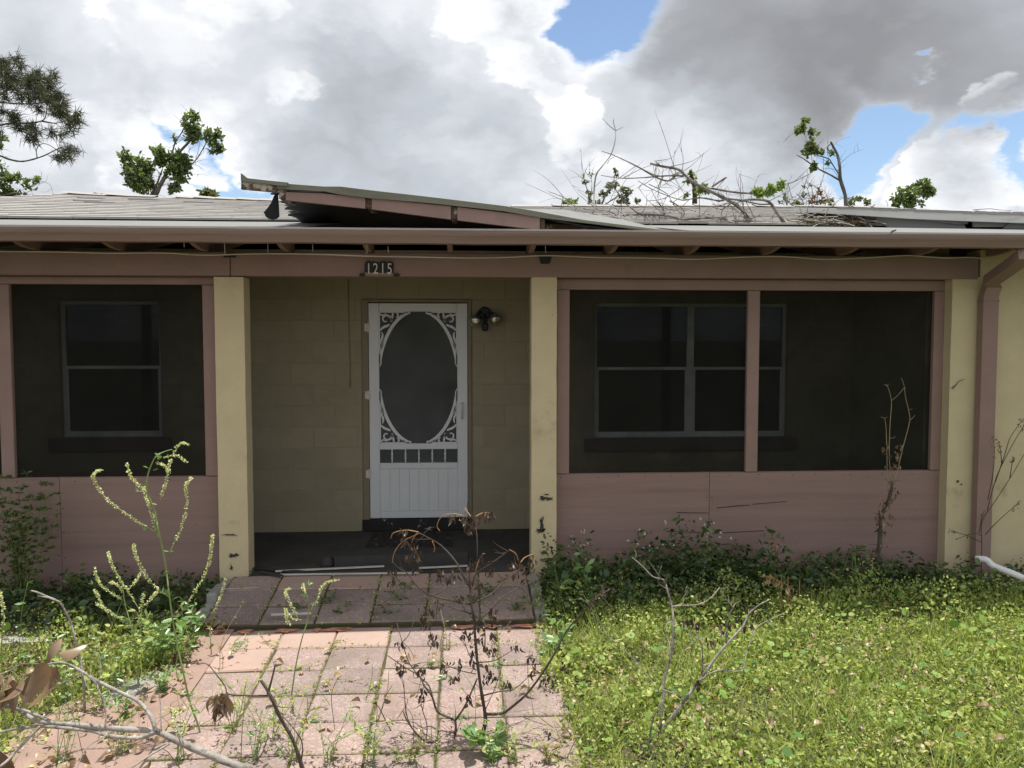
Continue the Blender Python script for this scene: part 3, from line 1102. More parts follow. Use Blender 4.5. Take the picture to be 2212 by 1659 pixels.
def make_window(r, panes, name_label):
    root = link('window', None, house)
    x0, x1, z0, z1 = r
    f = .03
    fm = MB()
    y0 = YD + .055
    fm.bbox(x0, x1, y0, y0 + .05, z1 - f, z1, .003)
    fm.bbox(x0, x1, y0, y0 + .05, z0, z0 + f, .003)
    fm.bbox(x0, x0 + f, y0 + .001, y0 + .051, z0 + f, z1 - f, .003)
    fm.bbox(x1 - f, x1, y0 + .001, y0 + .051, z0 + f, z1 - f, .003)
    fm.build('frame', M['frame_grey'], root)
    zm = z0 + (z1 - z0) * .515
    n = panes
    w = (x1 - x0 - 2 * f) / n
    for k in range(n):
        a, b = x0 + f + w * k, x0 + f + w * (k + 1)
        if k:
            MB().bbox(a - .032, a + .032, y0 + .002, y0 + .04, z0 + f, z1 - f, .003).build('mullion', M['frame_grey'], root)
            a += .032
        if k < n - 1:
            b -= .032
        MB().bbox(a, b, y0 + .004, y0 + .03, zm - .014, zm + .014, .003).build('meeting_rail', M['frame_grey'], root)
        sm = MB()
        sm.bbox(a, a + .018, y0 + .006, y0 + .03, z0 + f, zm - .014, .002)
        sm.bbox(b - .018, b, y0 + .006, y0 + .03, z0 + f, zm - .014, .002)
        sm.bbox(a + .018, b - .018, y0 + .006, y0 + .03, z0 + f, z0 + f + .022, .002)
        sm.build('sash', M['frame_grey'], root)
        MB().box(a + .017, b - .017, y0 + .016, y0 + .022, z0 + f + .02, zm - .012).build('pane', M['glass'], root)
        MB().box(a, b, y0 + .030, y0 + .036, zm + .012, z1 - f).build('pane', M['glass'], root)
    s = MB().bbox(x0 - .10, x1 + .09, YD - .05, YD + .10, z0 - .125, z0 - .004, .008)
    s.build('sill', M['sill'], root)
    # blind at left; right slats suggest pane reflections and faint interior objects
    for k in range(n):
        a, b = x0 + f + w * k + .03, x0 + f + w * (k + 1) - .03
        ns = 9 if n > 1 else 4
        for q in range(ns):
            zz = z1 - f - .02 - .036 * q - (.012 * math.sin(q * 1.7) if n == 1 else 0)
            MB().prism([(a, y0 + .085, zz), (b, y0 + .085, zz - (.02 if n == 1 and q == 3 else 0)), (b, y0 + .105, zz - .022), (a, y0 + .105, zz - .022)], (0, 0, -.002)).build('slat', M['blind'], root)
    # reveal of the opening
    rv = MB()
    rv.box(x0 - .004, x0 - .001, YD + .032, YD + .12, z0, z1)
    rv.box(x1 + .001, x1 + .004, YD + .032, YD + .12, z0, z1)
    rv.build('reveal', M['mortar'], root)
    return root


make_window(WL, 1, '')
make_window(WR, 2, '')
# black sheet standing in for the darkness of the room behind the glass
MB().box(-5.3, 3.7, 2.6, 2.62, -.3, 2.6).build('dark_room_sheet', M['black'], house)


def make_door():
    x0, x1, z0, z1 = DOOR
    w, h = x1 - x0, z1 - z0
    y = YD - .012
    # jamb, inner door, step
    jm = MB()
    jm.bbox(DOPEN[0], x0 - .003, YD - .02, YD + .10, -.02, DOPEN[3], .004)
    jm.bbox(x1 + .003, DOPEN[1], YD - .018, YD + .10, -.02, DOPEN[3], .004)
    jm.bbox(x0 - .003, x1 + .003, YD - .016, YD + .10, z1 + .008, DOPEN[3], .004)
    jm.build('door_frame', M['door_trim'], house)
    MB().bbox(x0, x1, YD + .06, YD + .10, z0, z1, .004).build('inner_door', M['door_inner'], house)
    MB().bbox(DOPEN[0] - .01, DOPEN[1] + .0, YD - .035, YD + .12, -.021, z0 - .008, .008).build('door_step', M['step'], house)
    d = link('screen_door', None, house)
    k = w / 212.0                                      # metres per picture pixel
    X = lambda px: x0 + (px - 798) * k
    Z = lambda py: z1 - (py - 655) * h / 463.0
    T0, T1 = y, y + .03
    st = MB()
    st.bbox(x0, X(820), T0, T1, z0, z1, .004)
    d1 = st.build('stile', M['white'], d)
    MB().bbox(X(988), x1, T0, T1, z0, z1, .004).build('stile', M['white'], d)
    for (a, b) in ((655, 673), (956, 969), (998, 1011)):
        MB().bbox(X(820) + .001, X(988) - .001, T0 + .002, T1, Z(b), Z(a) - .0005, .004).build('rail', M['white'], d)
    MB().bbox(X(820) + .001, X(988) - .001, T0 + .002, T1, z0, Z(1103), .003).build('rail', M['white'], d)
    for i in range(8):
        a = X(820) + (X(988) - X(820)) * i / 8
        b = X(820) + (X(988) - X(820)) * (i + 1) / 8
        MB().bbox(a + .0005, b - .0005, T0 + .006, T1 - .004, Z(1103) + .001, Z(1011) - .001, .0016).build('board', M['white'], d)
    MB().box(X(820), X(988), T1 - .012, T1 - .0112, Z(956), Z(673)).build('screen', M['door_screen'], d)
    MB().box(X(820), X(988), T1 - .012, T1 - .0112, Z(998), Z(969)).build('screen', M['door_screen'], d)
    for px in (846, 875, 904, 933, 961):
        hh = Z(969) - Z(998)
        pr = [(.007, 0), (.007, .06), (.010, .08), (.005, .13), (.009, .28), (.011, .38), (.005, .46), (.011, .5), (.005, .54), (.011, .62), (.009, .72), (.005, .87), (.010, .92), (.007, .94), (.007, 1)]
        MB().lathe((X(px), T0 + .012, Z(998)), [(r, t * hh) for r, t in pr], 10).build('spindle', M['white'], d, True)
    # scroll-cut corner brackets around the oval
    cx, cz = (X(820) + X(988)) / 2, (Z(673) + Z(956)) / 2
    hw, hh = (X(988) - X(820)) / 2, (Z(673) - Z(956)) / 2
    A, B = hw * 1.015, hh * 1.02
    for sx in (-1, 1):
        for sz in (-1, 1):
            mb = MB()
            P = lambda u, v: (cx + sx * (hw - u), cz + sz * (hh - v))      # u, v measured from the corner

            def arc(pts, wd):
                mb.ribbon([P(u, v) for u, v in pts], wd, T0 + .006, T0 + .016)
            el = []
            for i in range(25):
                t = math.pi / 2 * i / 24
                ex, ez = A * math.cos(t), B * math.sin(t)
                u, v = hw - ex, hh - ez
                if u > -.002 and v > -.002:
                    el.append((max(u, 0.006), max(v, 0.006)))
            arc(el, .030)
            arc([(.005, .004), (.005, hh * .83)], .012)
            arc([(.012, .005), (hw * .76, .005)], .012)
            # spiral in the corner
            sp = []
            for i in range(30):
                t = i / 29
                a = -.4 + 5.6 * t
                r = .052 * (1 - .72 * t)
                sp.append((.066 + r * math.cos(a), .075 - r * math.sin(a)))
            arc(sp, [.020 - .010 * i / 29 for i in range(30)])
            arc([(.010, .02), (.03, .035), (.05, .03), (.07, .02)], [.010, .016, .014, .008])
            # leafy branches reaching along both sides
            arc([(.012, .175), (.03, .155), (.055, .14), (.085, .13), (.10, .12)], [.014, .020, .024, .020, .012])
            arc([(.012, .30), (.018, .27), (.03, .245), (.034, .215), (.025, .19)], [.010, .018, .020, .016, .008])
            arc([(.010, .36), (.022, .335), (.03, .305), (.036, .28)], [.008, .014, .016, .01])
            arc([(.13, .010), (.128, .035), (.12, .06), (.11, .09)], [.012, .018, .020, .012])
            arc([(.165, .010), (.18, .028), (.175, .045), (.16, .055)], [.010, .016, .016, .008])
            arc([(.235, .010), (.225, .024), (.205, .030)], [.010, .014, .008])
            mb.build('corner_bracket', M['white'], d)
    hx = X(998)
    mb = MB()
    mb.tube([(hx, T0 + .002, Z(868)), (hx, T0 - .03, Z(872)), (hx, T0 - .036, Z(885)), (hx, T0 - .03, Z(900)), (hx, T0 + .002, Z(904))], .0075, 8)
    mb.box(hx - .012, hx + .012, T0 - .006, T0 - .0005, Z(872), Z(860))
    mb.box(hx - .012, hx + .012, T0 - .006, T0 - .0005, Z(910), Z(900))
    mb.build('handle', M['silver'], d)
    for py in (707, 851, 1021):
        mb = MB()
        mb.box(x0 - .036, x0 + .012, T0 - .012, T0 - .001, Z(py + 8), Z(py - 8))
        mb.tube([(x0 - .006, T0 - .008, Z(py + 10)), (x0 - .006, T0 - .008, Z(py - 10))], .007, 8)
        mb.build('hinge', M['hinge'], d)


make_door()


def make_eaves():
    # rafters with curved tails
    x = XW(792, -.2, 538)
    k0 = int((-5.5 - x) / .61)
    xh0, xh1 = XW(615, .0, 460), XW(1480, -.4, 500)
    k = k0
    top = lambda Y: 2.535 + .16 * (Y + .5)
    while x + .61 * k < 7.2:
        xx = x + .61 * k
        yb = 1.38
        if xh0 < xx < xh1:
            yb = .16
        poly = [(-.44, 2.505), (-.36, 2.488), (-.27, 2.466), (-.18, 2.452), (-.05, 2.4465), (.14, 2.4465)]
        if yb > .2:
            poly += [(.20, 2.45), (yb, top(yb) - .14), (yb, top(yb))]
        else:
            poly += [(.15, 2.5), (.12, 2.56)]
        poly += [(-.44, top(-.44))]
        MB().prism([(xx - .019, a, b) for a, b in poly], (.038, 0, 0)).build('rafter', M['pink'], house)
        k += 1
    # roof boards over the porch (seen from below) and the rolled roofing above, torn open in the middle
    for (a, b) in ((-5.75, -1.12), (xh1, 7.5)):  # left deck extended unseen under the flap to block sun leaks
        n = 14
        for i in range(n):
            ya, yb = -.50 + 2.1 * i / n, -.50 + 2.1 * (i + 1) / n - .004
            MB().prism([(a, ya, top(ya) + .003), (b, ya, top(ya) + .003), (b, yb, top(yb) + .003), (a, yb, top(yb) + .003)], (0, 0, .018)).build('roof_board', M['deck'], house)
        MB().prism([(a, -.505, top(-.505) + .024), (b, -.505, top(-.505) + .024), (b, 1.66, top(1.66) + .024), (a, 1.66, top(1.66) + .024)], (0, 0, .006)).build('rolled_roofing', M['rolled'], house)
    # what is left of the deck edge under the torn part
    MB().prism([(xh0, -.50, top(-.50)), (xh1, -.50, top(-.50)), (xh1, -.36, top(-.36)), (xh0, -.36, top(-.36))], (0, 0, .02)).build('roof_edge_board', M['rot_wood'], house)
    MB().prism([(xh0 - .02, -.515, 2.548), (xh1 + .02, -.515, 2.548), (xh1 + .02, -.37, 2.575), (xh0 - .02, -.37, 2.575)], (0, 0, .004)).build('edge_flashing', M['drip'], house)
    # drip edge and gutter
    MB().box(-5.75, 7.5, -.518, -.506, 2.525, 2.562).build('drip_edge', M['drip'], house)
    prof = [(-.522, 2.449), (-.522, 2.535), (-.5195, 2.535), (-.5195, 2.4465), (-.600, 2.4465), (-.606, 2.465), (-.613, 2.483), (-.622, 2.500), (-.626, 2.518),
            (-.626, 2.532), (-.612, 2.532), (-.612, 2.528), (-.6225, 2.528), (-.6225, 2.518), (-.6185, 2.502), (-.610, 2.485), (-.603, 2.467), (-.597, 2.449)]
    yo = .0
    mb = MB()
    nx = 34
    rnd = random.Random(8)
    rings = []
    for i in range(nx + 1):
        X = -5.8 + 13.4 * i / nx
        dz = rnd.uniform(-.003, .003)
        rings.append([(X, a + yo + rnd.uniform(-.0008, .0008), b + dz) for a, b in prof])
    n = len(prof)
    vs = [p for r in rings for p in r]
    fs = [(i * n + k, i * n + (k + 1) % n, (i + 1) * n + (k + 1) % n, (i + 1) * n + k) for i in range(nx) for k in range(n)]
    mb.add(vs, fs).build('gutter', M['pink_gutter'], house)
    MB().box(-5.8, 7.6, -.6275, -.611, 2.5345, 2.5375).build('gutter_lip', M['drip'], house)
    # downspout
    dsx0, dsx1 = XW(2112, -.06, 900), XW(2145, -.06, 900)
    xc = (dsx0 + dsx1) / 2
    pts = [(W(2215, 560, -.57).x + .04, -.57, 2.45), (W(2210, 560, -.57).x + .03, -.565, 2.40), (W(2150, 605, -.2).x, -.16, 2.25), (xc + .01, -.075, 2.195), (xc, -.055, 2.13), (xc, -.055, -.02), (xc, -.055, -.2)]
    hw, hd = (dsx1 - dsx0) / 2, .032
    mb = MB()
    vs = []
    for i, p in enumerate(pts):
        if i < 3:
            o = [(-hw, -hd * .3, -hd), (hw, -hd * .3, -hd), (hw, hd * .3, hd), (-hw, hd * .3, hd)]
        else:
            o = [(-hw, -hd, 0), (hw, -hd, 0), (hw, hd, 0), (-hw, hd, 0)]
        vs += [(p[0] + a, p[1] + b, p[2] + c) for a, b, c in o]
    fs = [(4 * i + k, 4 * i + (k + 1) % 4, 4 * i + 4 + (k + 1) % 4, 4 * i + 4 + k) for i in range(len(pts) - 1) for k in range(4)]
    mb.add(vs, fs + [(3, 2, 1, 0)]).build('downspout', M['pink'], house)
    MB().box(xc - hw - .004, xc + hw + .004, -.092, -.018, 2.085, 2.098).build('downspout_strap', M['pink_gutter'], house)


make_eaves()


def interp(x, pts):
    if x <= pts[0][0]:
        return pts[0][1]
    for a, b in zip(pts, pts[1:]):
        if x <= b[0]:
            return a[1] + (b[1] - a[1]) * (x - a[0]) / (b[0] - a[0])
    return pts[-1][1]


def make_roof():
    YR = 3.67
    RP = [(lambda p: (p.x, p.z))(W(px, py, YR)) for px, py in ((132, 417), (259, 423), (339, 425), (516, 431), (800, 440), (1091, 446), (1548, 445), (1690, 447))]
    RP.append((7.5, RP[-1][1]))
    y0 = 1.60
    z0 = 2.535 + .16 * 2.1 + .045
    xr0 = RP[0][0]
    xl0 = xr0 - 2.4
    roof = link('main_roof', None, house)
    mb = MB()
    zr = lambda x: interp(x, RP)
    for a, b in zip([xl0] + [p[0] for p in RP], [p[0] for p in RP]):
        if a < xr0:
            mb.add([(a, y0, z0 - .03), (b, y0, z0 - .03), (b, YR, zr(b) - .03)], [(0, 1, 2)])
            mb.add([(a, y0, z0 - .03), (b, YR, zr(b) - .03), (a, 6.2, z0 - .1)], [(0, 1, 2)])
        else:
            mb.add([(a, y0, z0 - .03), (b, y0, z0 - .03), (b, YR, zr(b) - .03), (a, YR, zr(a) - .03)], [(0, 1, 2, 3)])
        if a < xr0:
            mb.add([(b, YR, zr(b) - .03), (b, 6.6, 2.5), (a, 6.2, z0 - .1)], [(0, 1, 2)])
        else:
            mb.add([(a, YR, zr(a) - .03), (b, YR, zr(b) - .03), (b, 6.6, 2.5), (a, 6.6, 2.5)], [(0, 1, 2, 3)])
    mb.build('roof_deck', M['black'], roof)
    # shingle courses, each tab with its own edges
    rnd = random.Random(12)
    sh_ = MB()
    nc = 16
    for i in range(nc):
        s0, s1 = i / nc - .012, (i + 1) / nc
        x = xl0 - rnd.uniform(0, .3)
        wob = [rnd.uniform(-.006, .006) for _ in range(60)]
        while x < 5.4:
            w = .30 + rnd.uniform(-.02, .02)
            a, b = x, x + w - .005
            x += w
            lim = xl0 + (xr0 - xl0) * s1
            if b < lim or b - a < .02:
                continue
            a = max(a, lim - .03)
            lift = rnd.uniform(0, .003) + (.008 if rnd.random() < .02 else 0)
            if i == 0:
                lift += .012
            skip = i > 1 and rnd.random() < .002
            if skip:
                continue

            def pt(x, s, up):
                Y = y0 + (YR - y0) * s
                return (x, Y, z0 + (zr(x) - z0) * s + up)
            sj = s0 + rnd.uniform(-.006, .004)
            v = [pt(a, sj, .006 + lift), pt(b, sj, .006 + lift), pt(b, s1 + .02, -.006), pt(a, s1 + .02, -.006),
                 pt(a, sj, -.006 + lift * .6), pt(b, sj, -.006 + lift * .6)]
            sh_.add(v, [(0, 1, 2, 3), (4, 5, 1, 0), (4, 0, 3), (5, 2, 1), (5, 4, 3, 2)])
    sh_.build('shingles', M['shingle'], roof, kind='stuff')
    # ridge caps, some of them gone
    x = xr0 + .05
    k = 0
    rc = MB()
    while x < 5.2:
        if rnd.random() > .12:
            w = .31
            zz = zr(x + .15)
            t = rnd.uniform(0, .012)
            rc.add([(x, YR - .13, zr(x) - .022 + t), (x + w, YR - .13, zr(x + w) - .022), (x + w, YR, zr(x + w) + .016), (x, YR, zr(x) + .020 + t),
                    (x + w, YR + .13, zr(x + w) - .03), (x, YR + .13, zr(x) - .03 + t)], [(0, 1, 2, 3), (3, 2, 4, 5)])
        x += .25
        k += 1
    rc.build('ridge_caps', M['shingle'], roof, kind='stuff')
    # bright torn spots on the left slope
    for (px, py) in ((208, 418), (222, 420), (297, 463), (285, 468)):
        p = W(px, py, 3.62 if py < 430 else 2.35)
        poly = [(p.x + rnd.uniform(-.09, .09), p.y + rnd.uniform(-.02, .02), p.z + .02 + rnd.uniform(-.01, .01)) for _ in range(4)]
        MB().prism([(p.x - .06, p.y, p.z - .015), (p.x + .05, p.y - .02, p.z - .02), (p.x + .06, p.y, p.z + .012), (p.x - .02, p.y, p.z + .02)], (0, .01, .004)).build('torn_shingle', M['drip'], roof)
    # black strip painting the shade in the gap below the lifted starter course
    MB().box(xl0, 5.2, y0 + .05, y0 + .06, z0 - .06, z0 - .004).build('underlay_and_gap_shade', M['black'], roof)
    global ROOF
    ROOF = (y0, z0, YR, zr)


make_roof()
Z8 = zoomer(2400, 550, 600)


def roof_point(px, py):
    """point of the front slope of the shingled roof"""
    y0, z0, YR, zr = ROOF
    lo = None
    for i in range(200):
        Y = y0 + (YR - y0) * i / 199
        p = W(px, py, Y)
        zz = z0 + (zr(p.x) - z0) * i / 199
        if p.z <= zz:
            return p
    return W(px, py, YR)


def make_wing_roof():
    wing = link('wing_roof', None, house)
    Yf = lambda x: 1.72 - .80 * x / 2212

    def Q(x, y, dy=0):
        px, py = Z8(x, y)
        return W(px, py, Yf(x) + dy)
    top = [(-260, 212), (0, 215), (400, 220), (1000, 245), (1600, 268), (2212, 290), (2800, 310)]
    bot = [(-260, 262), (0, 272), (300, 292), (640, 306), (1000, 335), (1600, 360), (2212, 381), (2800, 402)]
    for i in range(len(top) - 1):
        x0, x1 = top[i][0], top[i + 1][0]
        a, b = Q(x0, top[i][1]), Q(x1, top[i + 1][1])
        c, d_ = Q(x1, interp(x1, bot)), Q(x0, interp(x0, bot))
        MB().prism([a, b, c, d_], (0, .03, 0)).build('fascia', M['fascia_white'], wing)
    # roof sheet behind the fascia
    t = [Q(x, y - 3, .0) for x, y in top]
    far = [(p.x + 1.6, p.y + 2.6, p.z + .08) for p in t]
    mb = MB()
    n = len(t)
    mb.add([tuple(p + Vector((0, 0, .01))) for p in t] + far, [(i, i + 1, n + i + 1, n + i) for i in range(n - 1)])
    mb.build('roof_sheet', M['shingle'], wing)
    # broken shingle edge on top
    rnd = random.Random(6)
    se = MB()
    x = 200
    while x < 2750:
        w = rnd.uniform(60, 170)
        y = interp(x, top)
        h = rnd.uniform(6, 13) + (14 if 1650 < x < 2212 else 0)
        u = rnd.uniform(-3, 5)
        poly = [Q(x, y + 6 + u, -.012), Q(x + w, y + 7 + u, -.012), Q(x + w * 1.05, y - h * .6, -.012), Q(x + w * .3, y - h, -.012), Q(x - 10, y - h * .4, -.012)]
        se.prism(poly, (0, .05, .004))
        x += w * rnd.uniform(.7, 1.0)
    se.build('shingle_edge', M['shingle'], wing, kind='stuff')
    # boards and cavity below it
    def board(pts, mat, dy, name, th=.02):
        MB().prism([Q(x, y, dy) for x, y in pts], (0, th, 0)).build(name, M[mat], wing)
    board([(150, 280), (520, 296), (520, 390), (330, 392), (200, 350)], 'fascia_white', .22, 'gable_panel')
    board([(620, 304), (1000, 332), (1560, 396), (1600, 452), (780, 448), (620, 350)], 'soffit', .10, 'soffit_board')
    board([(1000, 330), (1620, 358), (1600, 392), (1500, 398)], 'soffit', .06, 'soffit_board')
    board([(1660, 366), (2070, 378), (1990, 424), (1670, 424)], 'soffit', .08, 'soffit_board')
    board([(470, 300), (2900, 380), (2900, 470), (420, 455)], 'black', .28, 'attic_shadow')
    board([(2060, 376), (2900, 392), (2900, 450), (1990, 442)], 'rolled', .04, 'torn_sheet')
    board([(490, 312), (640, 306), (640, 345), (500, 338)], 'drip', .14, 'broken_board')


make_wing_roof()


def make_flap():
    root = thing('torn_roof_section', 'torn porch roof section peeled upward with pink boards and black underside', 'roof section')
    YF = -.42
    # front edge of the sheet in the photograph: (x, y top, y bottom)
    front = [(600, 398, 408), (700, 403, 413), (735, 403, 420), (800, 411, 428), (925, 425, 438), (1090, 445, 456), (1168, 458, 470), (1260, 475, 481), (1380, 490, 494), (1490, 502.5, 504.5)]
    nb = 18
    rnd = random.Random(21)
    rows = []
    for j in range(nb + 1):
        t = j / nb
        row = []
        for (px, yt, yb) in front:
            f = W(px, yt + 3, YF)
            x = f.x - .22 * t * (1 if px < 900 else .3)
            zb = 2.535 + .16 * 2.05 + .04
            z = f.z + (zb - f.z) * t
            if 1060 < px < 1480:
                z += .10 * math.sin(math.pi * t) * math.sin(math.pi * (px - 1060) / 420)
            z += rnd.uniform(-.006, .006)
            row.append(Vector((x, YF + (1.55 - YF) * t, z)))
        rows.append(row)
    # ragged left edge
    for j, row in enumerate(rows):
        row[0].x += rnd.choice([-.05, .0, .05]) + rnd.uniform(-.015, .015)
    n = len(front)

    def sheet(up, name, mat, shrink=0.0):
        mb = MB()
        vs = [p + Vector((0, 0, up)) for r in rows for p in r]
        fs = [(j * n + i, j * n + i + 1, (j + 1) * n + i + 1, (j + 1) * n + i) for j in range(nb) for i in range(n - 1)]
        mb.add(vs, fs)
        o = mb.build(name, M[mat], root, True)
        md = o.modifiers.new('t', 'SOLIDIFY')
        md.thickness = .012
        return o
    sheet(.0, 'roofing_sheet', 'rolled')
    sheet(-.028, 'underlay_and_gap_shade', 'black')
    # folded metal edge along the front
    mb = MB()
    vs = []
    fr = [(598, 396, 407), (620, 397, 409)] + front[1:]
    for (px, yt, yb) in fr:
        a, b = W(px, yt, YF - .02), W(px, yb, YF - .02)
        vs += [a, b, b + Vector((0, .012, 0)), a + Vector((0, .012, .004))]
    fs = [(4 * i + k, 4 * i + (k + 1) % 4, 4 * i + 4 + (k + 1) % 4, 4 * i + 4 + k) for i in range(len(fr) - 1) for k in range(4)]
    mb.add(vs, fs + [(3, 2, 1, 0)]).build('metal_edge', M['moss_edge'], root)
    # pink fascia boards and rotten rafter ends between them
    def yt(px):
        return interp(px, [(605, 409), (790, 427), (977, 446), (1168, 469)])

    def ybm(px):
        return interp(px, [(605, 431), (790, 450), (977, 474), (1168, 497)])
    for (a, b) in ((617, 789), (803, 974), (988, 1166)):
        poly = [W(a, yt(a), YF), W(b, yt(b), YF), W(b, ybm(b), YF), W(a, ybm(a), YF)]
        MB().prism(poly, (0, .035, 0)).build('fascia_board', M['pink'], root)
    for (a, b) in ((602, 616), (790, 802), (975, 987), (1167, 1177)):
        poly = [W(a, yt(a), YF + .012), W(b, yt(b), YF + .012), W(b, ybm(b) - 3, YF + .012), W(a, ybm(a) - 2, YF + .012)]
        MB().prism(poly, (0, .4, .02)).build('rafter_end', M['rot_wood'], root)
    # sprung edge board sticking out at the left, with curled tip
    mb = MB()
    poly = [W(*Z7(x, y), YF - .02) for x, y in ((157, 160), (450, 205), (446, 258), (155, 232))]
    MB().prism(poly, (0, .03, 0)).build('edge_board', M['rot_wood'], root)
    vs = []
    for (x, y1, y2) in ((153, 102, 165), (172, 118, 168), (205, 143, 172), (330, 158, 185), (470, 172, 203), (530, 178, 205)):
        a, b = W(*Z7(x, y1), YF - .04), W(*Z7(x, y2), YF - .04)
        vs += [a, b, b + Vector((0, .05, 0)), a + Vector((0, .05, .004))]
    fs = [(4 * i + k, 4 * i + (k + 1) % 4, 4 * i + 4 + (k + 1) % 4, 4 * i + 4 + k) for i in range(5) for k in range(4)]
    MB().add(vs, fs + [(3, 2, 1, 0)]).build('metal_edge', M['moss_edge'], root)
    # hanging scrap of felt
    poly = [W(*Z7(x, y), YF + .05 + .0004 * (x - 400)) for x, y in ((445, 250), (420, 290), (400, 340), (370, 385), (338, 420), (358, 460), (385, 474), (408, 482), (440, 474), (466, 455), (462, 380), (455, 280))]
    o = MB().prism(poly, (0, .006, 0)).build('hanging_felt', M['black'], root)
    # timber showing under the lifted sheet at the right
    poly = [W(x, y, YF + .2) for x, y in ((1172, 483), (1460, 499), (1440, 503), (1172, 497))]
    MB().prism(poly, (0, .03, 0)).build('exposed_timber', M['rot_wood'], root)
    poly = [W(x, y, YF + .1) for x, y in ((1176, 470), (1200, 474), (1250, 484), (1262, 487), (1240, 486), (1205, 480))]
    MB().prism(poly, (0, .01, .01)).build('bent_flashing', M['drip'], root)
    base_at(root, (-1.2, 1.5, 2.85))


make_flap()


# ------------------------------------------------------------------ fixtures and loose things on the house
def make_fixtures():
    # house number
    p = W(820, 582, -.02)
    k = 6.18 / F
    root = thing('house_number_sign', 'black iron house number sign reading 1215 on pink beam', 'sign')
    y = -.030
    P = lambda px, py: (p.x + (px - 820) * k, y, p.z - (py - 582) * k)
    pl = [(789, 572), (791, 566), (800, 564), (803, 567), (806, 565), (815, 566), (818, 568), (822, 565), (832, 564), (835, 567), (840, 565), (848, 566), (850, 571), (849, 592), (788, 592)]
    MB().prism([P(*q) for q in pl], (0, .010, 0)).build('plate', M['iron'], root)
    MB().prism([P(*q) for q in ((789, 589), (849, 590), (848, 596), (790, 595))], (0, -.004, 0)).build('base_bar', M['pink'], root)
    for s in (1, -1):
        c = 820
        q = [(c - s * 43, 594), (c - s * 40, 590), (c - s * 32, 590), (c - s * 29, 596), (c - s * 34, 597.5), (c - s * 42, 597)]
        q = q if s > 0 else q[::-1]
        MB().prism([P(*a) for a in q], (0, .012, 0)).build('scroll_end', M['iron'], root)
    for ch, px in zip("1215", (797.5, 812, 827, 841.5)):
        cu = bpy.data.curves.new('digit', 'FONT')
        cu.body = ch
        cu.size = .115
        cu.extrude = .003
        cu.align_x = 'CENTER'
        tmp = bpy.data.objects.new('tmp', cu)
        COL.objects.link(tmp)
        dg = bpy.context.evaluated_depsgraph_get()
        me = bpy.data.meshes.new_from_object(tmp.evaluated_get(dg))
        bpy.data.objects.remove(tmp)
        me.materials.clear()
        me.materials.append(M['digit'])
        q = P(px, 591.5)
        o = link('digit', me, root, loc=(q[0], y - .004, q[2]), rot=(math.pi / 2, 0, 0))
        o.scale = (.72, 1, 1)
    base_at(root, p)
    # flood light beside the door
    c = W(1047, 690, YD)
    k = 7.6 / F
    root = thing('flood_light', 'twin-head motion sensor flood light on the wall beside the door', 'light')
    P = lambda px, py, dy=0: Vector((c.x + (px - 1047) * k, YD - dy, c.z - (py - 690) * k))
    MB().lathe(P(1047, 677), [(.062, -.002), (.062, -.02), (.050, -.034)][::-1], 8, 'Y').build('wall_plate', M['dark_metal'], root)
    mb = MB()
    mb.tube([P(1047, 678, .02), P(1047, 686, .05), P(1047, 700, .06)], .018, 8)
    mb.bbox(P(1040, 0).x, P(1054, 0).x, YD - .09, YD - .035, P(0, 715).z, P(0, 698).z, .012)
    mb.build('sensor', M['dark_metal'], root)
    for s, (px, py) in ((-1, (1027, 693)), (1, (1070, 690))):
        a, b = P(1047 + s * 6, 676, .03), P(px, py, .07)
        MB().tube(smooth_line([a, a + Vector((s * .035, -.02, .004)), b + Vector((0, .03, .02))], 3), .011, 8).build('arm', M['dark_metal'], root)
        d = Vector((s * .25, -.85, -.35)).normalized()
        prof = [(.018, 0), (.034, .012), (.050, .040), (.055, .062), (.056, .075), (.047, .090), (.025, .099), (.004, .102)]
        mb = MB().lathe((0, 0, 0), prof, 16)
        q = d.to_track_quat('Z', 'Y').to_matrix()
        o_ = b - d * .05
        mb.v = [tuple(q @ Vector(v) + o_) for v in mb.v]
        mb.build('lamp_head', M['lamp_metal'], root, True)
    base_at(root, c)
    # cable along the beam
    pts = [(-60, 541), (0, 543), (120, 544), (240, 547), (350, 546), (440, 551), (560, 548), (680, 549), (790, 553), (900, 555), (1000, 557), (1090, 556), (1180, 552), (1290, 556), (1400, 557), (1500, 560),
           (1610, 555), (1690, 554), (1780, 560), (1870, 557), (1960, 552), (2040, 557), (2100, 556), (2140, 562)]
    q = [W(x, y, -.04) for x, y in pts]
    MB().tube(smooth_line(q, 4), .0055, 6).build('cable', M['cable'], None, True, label='thin white cable sagging along the top of the pink beam', cat='cable')
    for (px, y0, y1) in ((485, 522, 552), (578, 518, 546), (675, 528, 544), (792, 525, 548), (838, 532, 546), (397, 520, 534), (1178, 530, 546)):
        MB().tube([W(px, y0, -.30), W(px + 1, y1, -.29)], .0022, 5).build('hanging_string', M['cable'], None, label='thin white string end hanging under the eave', cat='string', group='strings hanging under the eave')
    # wire on the wall left of the door
    q = [W(x, y, YD - .008) for x, y in ((752, 604), (753, 660), (755, 740), (757, 800), (756, 838))]
    mb = MB().tube(q, .004, 6)
    mb.lathe(W(757, 830, YD - .012), [(.004, -.02), (.012, -.008), (.012, .008), (.004, .02)], 8)
    mb.build('bell_wire', M['door_trim'], None, True, label='thin painted wire running down the block wall left of door', cat='wire')
    # door mat
    zf = -.022
    a, b, c2, d_ = H(806, 1153, zf), H(974, 1153, zf), H(978, 1181, zf), H(790, 1183, zf)
    root = thing('door_mat', 'dark brown ribbed rubber mat below the screen door', 'mat')
    MB().prism([a, b, c2, d_], (0, 0, .010)).build('base', M['mat'], root)
